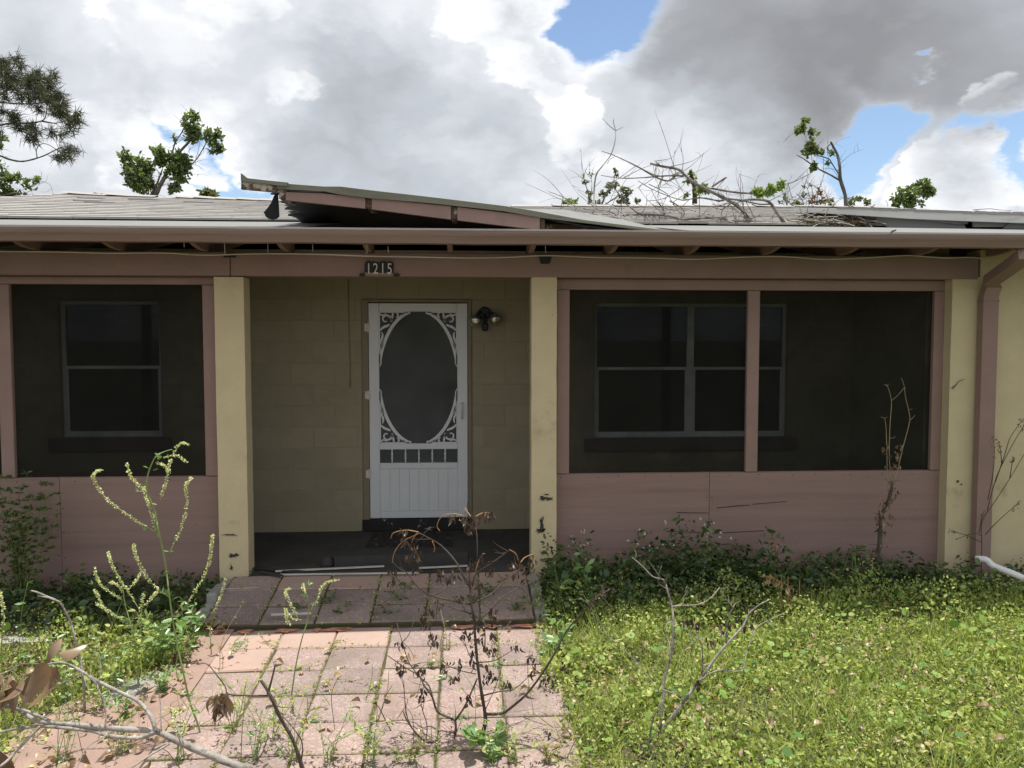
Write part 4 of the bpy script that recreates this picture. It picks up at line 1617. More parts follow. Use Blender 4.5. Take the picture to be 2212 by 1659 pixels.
    for i in range(12):
        t0, t1 = (i + .2) / 12, (i + .62) / 12
        MB().prism([Vector(a).lerp(b, t0) + Vector((0, -.02, .0105)), Vector(a).lerp(b, t1) + Vector((0, -.02, .0105)),
                    Vector(d_).lerp(c2, t1) + Vector((0, .02, .0105)), Vector(d_).lerp(c2, t0) + Vector((0, .02, .0105))], (0, 0, .007)).build('rib', M['mat'], root)
    base_at(root, (a + c2) / 2)
    # dark board lying on the porch
    q = [H(722, 1226, zf), H(1010, 1216, zf)]
    u = (q[1] - q[0])
    v = Vector((-u.y, u.x, 0)).normalized() * .16
    MB().prism([q[0], q[1], q[1] + v, q[0] + v], (0, 0, .088)).build('dark_plank', M['carton'], None, label='dark flat board lying along the porch edge before the door', cat='board')
    c = H(706, 1226, zf)
    MB().lathe((c.x, c.y + .05, zf), [(.055, 0), (.058, .02), (.05, .055), (.03, .075), (.01, .08)], 14).build('dark_pot', M['carton'], None, True, label='small dark rounded pot at the end of the porch board', cat='pot')
    # pale strips and black scraps on the threshold
    for i, (p0, p1, w, mat, lab) in enumerate((((905, 1229), (1010, 1224), .02, 'strip', 'short pale trim strip at the right of the porch threshold'), ((595, 1236), (830, 1225), .022, 'strip', 'longer upper white trim strip lying on the porch threshold'), ((605, 1243), (905, 1239), .014, 'strip', 'thin lower white trim strip lying on the paved landing'),
                                               ((540, 1229), (660, 1240), .05, 'carton', 'black rubber scrap lying on the left end of threshold'), ((560, 1237), (605, 1246), .03, 'carton', 'small black scrap below the rubber on the landing'),
                                               ((445, 1276), (560, 1272), .012, 'strip', 'thin pale stick lying on the left of the landing'), ((585, 1330), (672, 1327), .018, 'strip', 'pale broken slat at the front edge of landing'))):
        zz = -.012 if i < 5 else -.06
        if i == 6:
            zz = -.085
        a, b = H(*p0, zz), H(*p1, zz)
        v = Vector((-(b - a).y, (b - a).x, 0)).normalized() * w
        MB().prism([a, b, b + v, a + v], (0, 0, .010)).build('trim_strip' if mat == 'strip' else 'rubber_scrap', M[mat], None, label=lab, cat='strip' if mat == 'strip' else 'scrap')
    # white pipe in the weeds
    pts = [W(*Z6(x, y), -.32 - .0006 * (x - 920)) for x, y in ((915, 1372), (990, 1378), (1040, 1420), (1110, 1450), (1200, 1485), (1300, 1530), (1500, 1620))]
    MB().tube(smooth_line(pts, 4), .026, 12).build('drain_pipe', M['pipe'], None, True, label='white plastic drain pipe end lying in weeds under the downspout', cat='pipe')


make_fixtures()


# ================================================================== TREES, BRANCHES AND WEEDS
RP = random.Random(77)


def dist_y(Y):
    return Y - CAM.y


def line(z, pts, Y, dY=0.0, wob=0.0, sub=3):
    n = len(pts)
    out = []
    ph = RP.uniform(0, 6)
    for i, p in enumerate(pts):
        px, py = z(*p) if z else p
        t = i / max(1, n - 1)
        out.append(W(px, py, Y + dY * t + wob * math.sin(ph + 2.1 * i) * t))
    return smooth_line(out, sub)


def add_limb(mb, pts, r0, r1, n=6, jit=.15):
    """r0, r1: half thickness in photograph pixels at that distance"""
    m = len(pts)
    rad = []
    for i, p in enumerate(pts):
        t = i / max(1, m - 1)
        k = max(.6, (p.y - CAM.y)) / F
        rad.append(max(.0007, (r0 + (r1 - r0) * t) * k * (1 + RP.uniform(-jit, jit))))
    mb.tube(pts, rad, n)
    return pts


def twigs(mb, pts, count, lo, hi, r_px, spread=1.0, bias=(0, 0, .3), depth=1):
    tips = []
    for _ in range(count):
        i = RP.randrange(1, len(pts))
        p = pts[i - 1].lerp(pts[i], RP.random())
        t = (pts[i] - pts[i - 1]).normalized()
        d = (t * .5 + Vector((RP.gauss(0, 1), RP.gauss(0, 1) * .7, RP.gauss(0, 1))) * spread + Vector(bias)).normalized()
        L = RP.uniform(lo, hi)
        q1 = p + d * L * .5 + Vector((RP.gauss(0, .06), RP.gauss(0, .06), RP.gauss(0, .06))) * L
        q2 = q1 + (d + Vector((RP.gauss(0, .35), RP.gauss(0, .35), RP.gauss(0, .35)))).normalized() * L * .5
        k = dist_y(p.y) / F
        seg = smooth_line([p, q1, q2], 3)
        mb.tube(seg, [r_px * k * (1 - .7 * j / (len(seg) - 1)) for j in range(len(seg))], 4)
        tips.append(q2)
        if depth > 1 and RP.random() < .7:
            tips += twigs(mb, seg, 2, lo * .4, hi * .5, r_px * .6, spread, bias, depth - 1)
    return tips


def blob_points(z, blobs, Y, per_px, flat=1.0, dYs=1.0):
    pos = []
    for b in blobs:
        px, py = z(b[0], b[1]) if z else (b[0], b[1])
        k = (z(100, 0)[0] - z(0, 0)[0]) / 100 if z else 1.0
        r = b[2] * k * dist_y(Y) / F
        c = W(px, py, Y + RP.uniform(-.3, .3) * r * dYs)
        n = max(8, int(1.15 * per_px * (b[2] * k) ** 2))
        # small sub-clumps so that the outline is uneven
        m = max(3, int(n / 13))
        cc = RNG.normal(size=(m, 3))
        cc = norm(cc) * (RNG.random((m, 1)) ** .5) * r * 1.22
        cc[:, 2] *= flat
        idx = RNG.integers(0, m, n)
        p = cc[idx] + RNG.normal(size=(n, 3)) * min(.11, r * .22)
        pos.append(np.array(c)[None] + p)
    return np.concatenate(pos)


def foliage(name, z, blobs, Y, per_px, size, mat, root, tmpl=OVAL, up=.0, kind=None, aspect=.6):
    p = blob_points(z, blobs, Y, per_px)
    n = len(p)
    al = RNG.normal(size=(n, 3)) + np.array([0, 0, up])
    s = size * .60 * RNG.uniform(.6, 1.3, n)
    return leaves(name, [leaf_arrays(tmpl, p, al, s, s * aspect)], M[mat], root)


def trunk_to_ground(mb, p, r, Y):
    g = Vector((p.x + RP.uniform(-.2, .2), p.y, -.2))
    mb.tube([g, g.lerp(p, .5) + Vector((RP.uniform(-.1, .1), 0, 0)), p], [r * 1.5, r * 1.2, r], 9)
    return g


def tree(name, label, cat, z, limbs, blobs, Y, leafmat, size, per_px, bark='bark_tree', up=0, aspect=.62, twig=0, extra=None, group=None):
    root = thing(name, label, cat, group=group)
    mb = MB()
    first = True
    g = None
    for (pts, r0, r1) in limbs:
        l = line(z, pts, Y, RP.uniform(-.4, .4), .15)
        add_limb(mb, l, r0, r1, 8)
        if first:
            g = trunk_to_ground(mb, l[0], r0 * dist_y(Y) / F, Y)
            first = False
        if twig:
            twigs(mb, l, twig, .25, .8, .55, .9, (0, 0, .3), 2)
    mb.build('trunk', M[bark], root, True)
    if blobs:
        foliage('crown', z, blobs, Y, per_px, size, leafmat, root, up=up, aspect=aspect)
    if extra:
        extra(root)
    base_at(root, g)
    return root


def make_trees():
    # leaning tree left of the torn roof
    tree('leaning_tree', 'slender leaning green tree behind the left roof slope', 'tree', ZC,
         [([(1420, 1330), (1480, 1210), (1530, 1120), (1600, 1000), (1640, 930), (1750, 810), (1790, 700), (1745, 560)], 5.0, 1.2),
          ([(1380, 1330), (1430, 1240), (1490, 1080)], 3.2, 1.2), ([(1580, 930), (1610, 830), (1670, 740), (1700, 660)], 1.8, .8),
          ([(1640, 1100), (1740, 1050), (1810, 980), (1870, 880), (1900, 830), (1960, 790)], 1.4, .8), ([(1325, 1330), (1315, 1260), (1290, 1150), (1220, 1050)], 1.6, .6)],
         [(1740, 585, 34), (1800, 615, 34), (1700, 655, 36), (1760, 720, 60), (1770, 795, 46), (1812, 790, 24), (1890, 750, 45), (1980, 780, 46), (1950, 830, 36), (1990, 900, 46), (1600, 795, 18),
          (1480, 940, 55), (1600, 970, 55), (1680, 1010, 60), (1620, 1080, 80), (1480, 1010, 46), (1690, 1090, 50), (1640, 1180, 56), (1600, 1255, 38), (1410, 905, 24),
          (1160, 960, 44), (1200, 1020, 56), (1300, 1030, 56), (1180, 1100, 56), (1280, 1110, 80), (1370, 1080, 40), (1300, 1200, 80), (1200, 1200, 40), (1380, 1210, 40), (1250, 1255, 26)],
         14, 'oak', .17, .95, twig=9)
    # broad-leaved crown at the left edge, lower
    tree('oak_tree', 'low airy green crown at the left edge below the pine', 'tree', ZC,
         [([(-260, 1500), (-180, 1350), (-60, 1250), (60, 1200), (200, 1170), (330, 1180)], 6, .8), ([(-180, 1350), (0, 1330), (130, 1300), (220, 1310)], 2.2, .8), ([(-180, 1350), (-200, 1150), (-120, 1000), (-20, 880), (20, 800)], 3, .8),
          ([(-200, 1150), (-350, 1000), (-420, 850)], 2.5, .8)],
         [(0, 1120, 55), (60, 1170, 55), (130, 1180, 45), (190, 1140, 28), (250, 1200, 36), (320, 1190, 36), (60, 1270, 44), (120, 1300, 44), (200, 1310, 34), (30, 1330, 44), (300, 1250, 22), (10, 790, 26), (45, 805, 18), (20, 880, 20),
          (-80, 1200, 70), (-160, 1100, 80), (-120, 980, 60), (-300, 1000, 90), (-400, 850, 90), (-250, 1250, 80), (-60, 850, 50)],
         12, 'oak', .13, .75, twig=8)
    # tuft of a palm-like crown above the ridge
    def fronds(root):
        c = W(*ZC(1920, 1320), 15)
        n = 170
        d = norm(RNG.normal(size=(n, 3)) + np.array([0, 0, .5]))
        L = RNG.uniform(.2, .42, n)
        leaves('crown', [leaf_arrays(BLADE, np.repeat(np.array(c)[None], n, 0) + d * .08, d, L, .07)], M['oak_light'], root)
    tree('treetop', 'small light green treetop peeking over the left ridge', 'tree', ZC, [([(1920, 1450), (1920, 1330)], 3, 2.5)], [(1905, 1300, 40), (1950, 1320, 36), (1875, 1325, 28), (1920, 1275, 20)], 15, 'oak_light', .26, .8, aspect=.35)
    # bushes behind the middle of the ridge
    tree('round_bush', 'small bright green bush top above the ridge right of torn roof', 'bush', ZA, [([(170, 720), (170, 650)], 2, 1)], [(170, 645, 26), (140, 650, 20), (200, 650, 20)], 14, 'vine', .14, 1.6)
    tree('thin_sapling', 'thin sparse sapling standing behind the fallen limbs', 'tree', ZA, [([(310, 720), (305, 600), (280, 500), (268, 440)], 1.4, .5), ([(305, 640), (330, 540), (322, 445)], 1.0, .4)],
         [(290, 500, 18), (322, 450, 10), (320, 600, 20), (300, 570, 16), (310, 640, 18), (270, 450, 8)], 13, 'olive_leaf', .10, 1.0, twig=6)
    tree('shrub_tree', 'mid green shrub tree behind the low pale limb on roof', 'tree', ZA, [([(380, 720), (430, 590), (480, 520), (500, 400)], 2.0, .6), ([(400, 680), (520, 600), (620, 570)], 1.5, .5)],
         [(500, 405, 16), (510, 440, 16), (480, 520, 30), (400, 595, 24), (440, 560, 20), (560, 560, 32), (540, 620, 30), (600, 590, 28), (650, 640, 24), (370, 650, 20), (590, 650, 24)], 14, 'olive_leaf', .12, 1.1, twig=5)
    # broken trunk wrapped in vine
    tree('broken_tree', 'broken dark trunk wrapped in green vine behind fallen limbs', 'tree', ZA, [([(1068, 720), (1070, 600), (1066, 540), (1050, 470), (1038, 420)], 6.2, 3.0)],
         [(1040, 430, 22), (1050, 470, 26), (1030, 500, 22), (1075, 500, 20), (1085, 560, 24), (1110, 540, 20), (1000, 590, 22), (1050, 450, 24)], 11, 'vine', .11, .9, bark='bark_dark')
    # snapped tree on the right
    tree('snapped_tree', 'bare leaning tree with a snapped crown behind the right roof', 'tree', ZA,
         [([(2162, 690), (2152, 590), (2118, 480), (2115, 400), (2100, 310), (2065, 240), (2050, 212)], 4.4, 2.0), ([(2118, 490), (2050, 450), (1970, 410), (1900, 365), (1850, 330), (1800, 303)], 2.4, .8),
          ([(2112, 450), (2060, 370), (2030, 330), (1930, 300), (1890, 260), (1880, 210), (1865, 165), (1850, 110)], 1.5, .6), ([(2050, 225), (2025, 250), (2030, 310)], 1.2, .5), ([(2070, 250), (2040, 290), (2035, 330)], .8, .4)],
         [(1840, 105, 34), (1815, 130, 20), (1880, 60, 22), (1855, 70, 18), (1900, 150, 24), (1925, 140, 14), (1950, 165, 11), (1910, 195, 10), (1910, 235, 36), (1890, 275, 34), (1940, 270, 28), (1985, 290, 18), (1920, 375, 16), (1940, 390, 22), (1910, 405, 16), (2050, 290, 16), (2025, 355, 12)],
         13, 'oak', .13, 1.5, twig=3)
    tree('rusty_dead_bush', 'rust-brown dead bush beside the snapped tree', 'bush', ZA, [([(1960, 730), (1950, 640), (1960, 560), (1975, 530)], 1.4, .6), ([(1960, 690), (1900, 610), (1880, 540)], 1.2, .4)],
         [(1960, 560, 14), (1975, 590, 16), (1930, 610, 14), (1895, 520, 10), (1910, 640, 16), (1990, 640, 16), (2070, 665, 14), (1850, 530, 8)], 14, 'rust_leaf', .13, .9, twig=12)
    tree('tangled_bush', 'tangled olive green bush left of the snapped tree trunk', 'bush', ZA, [([(2000, 740), (2010, 660), (2040, 620)], 1.4, .5), ([(1860, 740), (1850, 640), (1800, 580)], 1.4, .5), ([(1740, 740), (1730, 640), (1720, 590)], 1.2, .5)],
         [(2020, 640, 26), (2050, 630, 20), (1860, 610, 24), (1800, 640, 28), (1830, 660, 30), (1720, 610, 22), (1680, 640, 16), (1760, 650, 20), (1960, 650, 26)], 15, 'olive_leaf', .13, .55, twig=14)
    tree('far_bush', 'blue-green feathery bush right of the snapped trunk', 'bush', ZB, [([(1120, 1400), (1115, 1330), (1110, 1300)], 1.5, .6)],
         [(1100, 1310, 32), (1130, 1295, 24), (1180, 1310, 26), (1205, 1300, 16), (1080, 1325, 20)], 20, 'olive_leaf', .16, .8)
    tree('wind_swept_tree', 'wind-swept green tree crown above the right wing roof', 'tree', ZB, [([(1380, 1420), (1400, 1330), (1450, 1270), (1540, 1230), (1620, 1230)], 3, .8), ([(1310, 1400), (1330, 1330), (1315, 1300)], 1.2, .5)],
         [(1430, 1250, 42), (1480, 1270, 50), (1410, 1300, 42), (1560, 1215, 44), (1600, 1245, 36), (1520, 1210, 26), (1630, 1240, 20), (1480, 1325, 36), (1380, 1330, 22), (1540, 1320, 16), (1560, 1270, 26)], 14, 'oak', .14, 1.0)
    # pine on the far left
    limbs = [([(-420, 640), (-300, 560), (-150, 470), (0, 395), (80, 355), (200, 340), (330, 330)], 3.0, .8), ([(-420, 640), (-200, 540), (0, 470), (100, 480), (250, 482), (420, 470)], 2.6, .8),
             ([(-420, 800), (-200, 720), (0, 680), (100, 660), (250, 660), (380, 640), (420, 590), (430, 470)], 2.8, .8), ([(380, 640), (500, 660), (600, 640), (700, 595)], 1.6, .6),
             ([(120, 670), (200, 720), (280, 770), (330, 810)], 1.2, .6), ([(-420, 900), (-200, 930), (0, 960), (80, 990), (180, 1010), (270, 1000), (400, 960), (500, 910), (580, 875)], 2.6, .9),
             ([(340, 975), (335, 900), (380, 850), (450, 860), (540, 920), (580, 960)], 1.0, .6), ([(550, 885), (548, 780)], .9, .5), ([(550, 832), (635, 850), (650, 880)], .8, .5), ([(500, 655), (570, 710), (620, 750)], .8, .4),
             ([(250, 340), (400, 330), (490, 220)], 1.2, .5), ([(60, 360), (60, 250), (130, 130), (155, 50)], 1.5, .6), ([(-420, 500), (-300, 350), (-100, 250), (20, 150)], 2.0, .7), ([(430, 480), (540, 450), (590, 470)], 1.2, .6)]
    tufts = [(150, 60), (60, 110), (20, 150), (180, 120), (490, 205), (480, 270), (30, 210), (120, 240), (220, 220), (340, 210), (280, 280), (180, 300), (60, 270), (400, 290), (330, 350), (250, 380), (160, 370), (430, 340), (350, 420), (280, 440),
             (490, 420), (560, 420), (590, 470), (540, 500), (470, 480), (600, 550), (550, 570), (490, 560), (640, 610), (700, 600), (715, 640), (640, 680), (615, 745), (470, 730), (130, 610), (110, 580), (20, 540), (290, 680), (320, 720),
             (290, 780), (330, 810), (240, 700), (535, 980), (600, 970), (650, 895), (620, 900), (350, 520), (400, 250), (90, 180), (140, 660), (440, 300), (520, 450), (570, 530), (230, 300), (300, 240), (360, 260), (100, 320), (200, 420), (0, 300), (380, 380), (60, 420), (420, 420),
             (-60, 200), (-150, 260), (-100, 400), (-200, 330), (-260, 480), (-80, 560), (-180, 620), (-40, 640), (-300, 250), (-340, 380), (-240, 160), (-140, 120), (-60, 60), (-30, 720)]
    root = thing('pine_tree', 'long-needled pine branch reaching in from the upper left', 'tree')
    mb = MB()
    Y = 9.0
    for pts, a, b in limbs:
        add_limb(mb, line(ZC, pts, Y, RP.uniform(-.5, .5), .1), a, b, 7)
    t0 = W(*ZC(-420, 1400), Y)
    tp = [Vector((t0.x - .1, Y, -.2)), Vector((t0.x, Y, 3)), W(*ZC(-420, 640), Y), W(*ZC(-430, -500), Y)]
    mb.tube(smooth_line(tp, 4), [.26 - .0185 * i for i in range(13)], 10)
    mb.build('trunk', M['bark_tree'], root, True)
    P_, D_, L_ = [], [], []
    for (x, y) in tufts:
        c = W(*ZC(x, y), Y + RP.uniform(-.6, .6))
        n = 105
        ax = Vector((RP.gauss(0, .4), RP.gauss(0, .4), RP.uniform(-.3, .5)))
        d = norm(RNG.normal(size=(n, 3)) + np.array(ax)[None] * 1.0 + np.array([0, 0, -.25]))
        off = RNG.normal(size=(n, 3)) * .03 + np.array(ax)[None] * RNG.uniform(-.25, .05, (n, 1))
        P_.append(np.array(c)[None] + off)
        D_.append(d)
        L_.append(RNG.uniform(.11, .21, n))
    leaves('needles', [leaf_arrays(BLADE, np.concatenate(P_), np.concatenate(D_), np.concatenate(L_), .0105)], M['needle'], root)
    base_at(root, tp[0])


make_trees()


def make_roof_branches():
    def group(name, label, specs, bark, nt, vine=None, twr=.8):
        root = thing(name, label, 'branch')
        mb = MB()
        for (pts, r0, r1, Y, dY) in specs:
            l = line(ZA, pts, Y, dY, .12)
            add_limb(mb, l, r0 * 1.0, r1 * 1.0, 7, .12)
            if nt:
                twigs(mb, l, max(1, int(nt * len(pts) / 5)), .15, .55, twr, .8, (0, 0, -.30), 2)
        mb.build('limb', M[bark], root, True)
        if vine:
            foliage('vine_leaves', ZA, vine, specs[0][3] + .2, 1.3, .085, 'vine', root)
        p = line(ZA, [specs[0][0][-1], specs[0][0][-2]], specs[0][3])[0]
        base_at(root, p)
    group('fallen_limb', 'largest fallen tree limb lying across the right roof with vine leaves', [
        ([(750, 365), (830, 385), (950, 408), (1000, 450), (1090, 520), (1180, 565), (1300, 625), (1390, 680), (1440, 740), (1490, 805)], 2.4, 4.4, 2.2, -.4),
        ([(780, 345), (815, 375)], .8, 1.4, 2.2, 0), ([(400, 278), (470, 300), (560, 340), (660, 390), (780, 460), (860, 490), (900, 480), (960, 420)], .7, 2.4, 2.4, -.2),
        ([(395, 452), (540, 472), (700, 468), (850, 455), (990, 455)], .7, 2.0, 2.5, -.3), ([(1300, 465), (1260, 490), (1200, 530)], 2.0, 2.2, 2.1, 0),
        ([(1900, 440), (1800, 490), (1720, 520), (1640, 555), (1560, 570), (1450, 580), (1330, 570), (1190, 545)], .8, 2.6, 3.0, -.8),
        ([(650, 380), (720, 420), (800, 455), (900, 452), (960, 425)], .8, 1.6, 2.3, 0)],
        'bark_roof', 3, [(1520, 590, 22), (1510, 570, 20), (1560, 565, 18), (1600, 565, 20), (1640, 550, 24), (1680, 525, 24), (1700, 515, 18), (1580, 580, 16), (1125, 545, 22), (1140, 555, 18), (1100, 560, 20)])
    group('forked_limb', 'thick forked limb resting on shingles at right of the pile', [
        ([(1100, 610), (1250, 635), (1310, 620), (1400, 630), (1500, 625), (1600, 640), (1660, 720), (1720, 800)], 1.4, 3.8, 2.0, -.3),
        ([(1310, 620), (1440, 640), (1540, 660), (1620, 658)], 1.4, 2.0, 2.1, 0), ([(660, 490), (760, 550), (880, 600), (980, 630), (1050, 620), (1150, 615), (1250, 640)], .7, 1.6, 2.3, -.2),
        ([(740, 515), (830, 560), (880, 600), (800, 630), (720, 635)], 1.0, .6, 2.3, 0)], 'bark_roof', 4)
    group('pale_limb', 'long pale bare limb lying low along the right roof', [
        ([(550, 740), (680, 730), (800, 735), (900, 750), (980, 768), (1100, 760), (1200, 755), (1290, 765), (1330, 790), (1360, 810)], 1.6, 3.6, 1.75, -.1),
        ([(440, 505), (490, 540), (560, 640), (620, 690), (680, 730), (800, 740)], .8, 2.4, 1.9, -.1), ([(890, 635), (950, 670), (995, 715), (960, 800)], 1.6, .8, 1.8, 0), ([(800, 640), (840, 690), (855, 735)], 1.4, 1.0, 1.8, 0),
        ([(1260, 810), (1265, 710), (1300, 675), (1360, 640)], 1.5, 1.0, 1.7, .2), ([(1365, 810), (1365, 700), (1375, 650)], 1.8, 1.2, 1.7, .2), ([(1430, 810), (1425, 720), (1420, 660)], 1.8, 1.0, 1.7, .2), ([(1480, 812), (1440, 770), (1430, 730)], 1.8, 1.0, 1.7, .1)],
        'bark_roof', 8)
    group('low_branch', 'pale branch tip lying on the torn grey sheet', [
        ([(255, 760), (400, 755), (500, 755), (560, 780), (650, 810), (720, 835)], 2.0, 3.0, .9, -.5),
        ([(255, 755), (210, 670), (170, 630), (100, 600), (20, 570)], 1.0, .5, 1.0, .3), ([(540, 770), (480, 720), (380, 700), (265, 695)], 1.4, .6, 1.1, .3), ([(600, 790), (560, 730), (480, 680)], 1.0, .5, 1.1, .3)],
        'bark_pale', 7)
    group('upright_twig', 'tall thin twig standing upright above the right roof', [
        ([(325, 750), (345, 690), (345, 560), (360, 450), (400, 390), (440, 340), (470, 295), (495, 210), (500, 130), (485, 70), (490, 30)][::-1], .7, 2.0, 2.0, -.5),
        ([(405, 40), (450, 90), (500, 130)], .5, .9, 2.0, 0), ([(560, 100), (500, 130)], .5, .9, 2.0, 0), ([(440, 370), (460, 335), (500, 315)], .5, .7, 2.0, 0), ([(345, 560), (300, 580), (225, 550)], .7, .4, 1.9, 0), ([(345, 540), (398, 490)], .7, .4, 1.9, 0)],
        'bark_pale', 0)
    # stick on the gutter, hooked branch on the wing roof
    q = [W(x, y, -.60) for x, y in ((1921, 508), (1936, 497))]
    MB().tube([q[0] + Vector((0, 0, -.0)), q[0].lerp(q[1], .5) + Vector((0, .01, .01)), q[1]], [.008, .007, .005], 6).build('stick', M['bark_dark'], None, label='short dark stick caught on the gutter edge', cat='stick')
    root = thing('hooked_branch', 'crooked pale branch standing against the right wing fascia', 'branch')
    mb = MB()
    for pts, a, b in (([(340, 430), (380, 370), (430, 330), (470, 290), (530, 240), (605, 180)], 2.6, .8), ([(470, 290), (475, 262), (500, 240)], 1.2, .6), ([(525, 250), (528, 330), (530, 400)], .9, .6), ([(520, 255), (515, 220)], .8, .4)):
        add_limb(mb, line(Z8, pts, 1.65, 0, .03), a, b, 6)
    mb.build('limb', M['bark_roof'], root, True)
    base_at(root, W(*Z8(340, 430), 1.65))
    root = thing('bent_twig', 'long bent twig lying on top of the right wing shingles', 'branch')
    mb = MB()
    add_limb(mb, line(Z8, [(1660, 240), (1760, 232), (1850, 228), (1950, 240), (2070, 245)], 1.3, -.2), .8, .5, 5)
    mb.build('limb', M['bark_dark'], root)
    base_at(root, W(*Z8(1660, 240), 1.3))
    # heap of dead leaves and twigs in the valley
    c = []
    n = 2600
    for _ in range(n):
        x = RP.uniform(-150, 520)
        top = interp(x, [(-150, 330), (0, 290), (120, 310), (300, 375), (520, 420)])
        y = top + (445 - top) * RP.random()
        t = (y - top) / max(1, 446 - top)
        q = roof_point(*Z8(x, y))
        c.append((q.x, q.y - .01, q.z + RP.uniform(.0, .035)))
    c = np.array(c)
    s = RNG.uniform(.02, .055, n)
    leaves('leaf_litter', [leaf_arrays(OVAL, c, RNG.normal(size=(n, 3)) * np.array([1, 1, .35]), s, s * .5)], M['litter'], None, label='heap of brown dead leaves caught in the right roof valley', cat='leaf litter', kind='stuff')
    mb = MB()
    for _ in range(90):
        x = RP.uniform(-200, 540)
        y = RP.uniform(330, 440)
        p = roof_point(*Z8(x, y)) + Vector((0, -.02, RP.uniform(.01, .06)))
        d = Vector((RP.gauss(0, 1), RP.gauss(0, .4), RP.gauss(0, .22))).normalized() * RP.uniform(.1, .45)
        mb.tube(smooth_line([p - d * .5, p + Vector((0, 0, .02)), p + d * .5], 2), .005, 4)
    mb.build('twig_litter', M['bark_pale'], None, label='tangle of thin pale twigs over the leaf heap on roof', cat='twigs', kind='stuff')


make_roof_branches()


# ------------------------------------------------------------------ lawn and ground cover
def patch(x, y, s=1.0):
    return .5 + .25 * np.sin(1.7 * x * s + 1.3 * y * s + .4) + .25 * np.sin(3.1 * y * s - 2.3 * x * s + 1.9)


def gz_arr(x, y):
    return -.128 + .055 * np.clip(y, -9, 0)


def path_edge(y):
    return .50 + .045 * np.sin(5 * y) + .03 * np.sin(13 * y + 1) + np.where(y < -1.5, .06 * (-1.5 - y), 0)


def left_edge(y):
    return -1.70 + .40 * np.minimum(0, y + 1.0)


def scatter(n, x0, x1, y0, y1):
    return RNG.uniform(x0, x1, n), RNG.uniform(y0, y1, n)


def keep_off_path(x, y, spill=0.0):
    return (x > path_edge(y) - spill * RNG.random(len(x)) ** 2) | (x < left_edge(y) + spill * RNG.random(len(x)) ** 2)


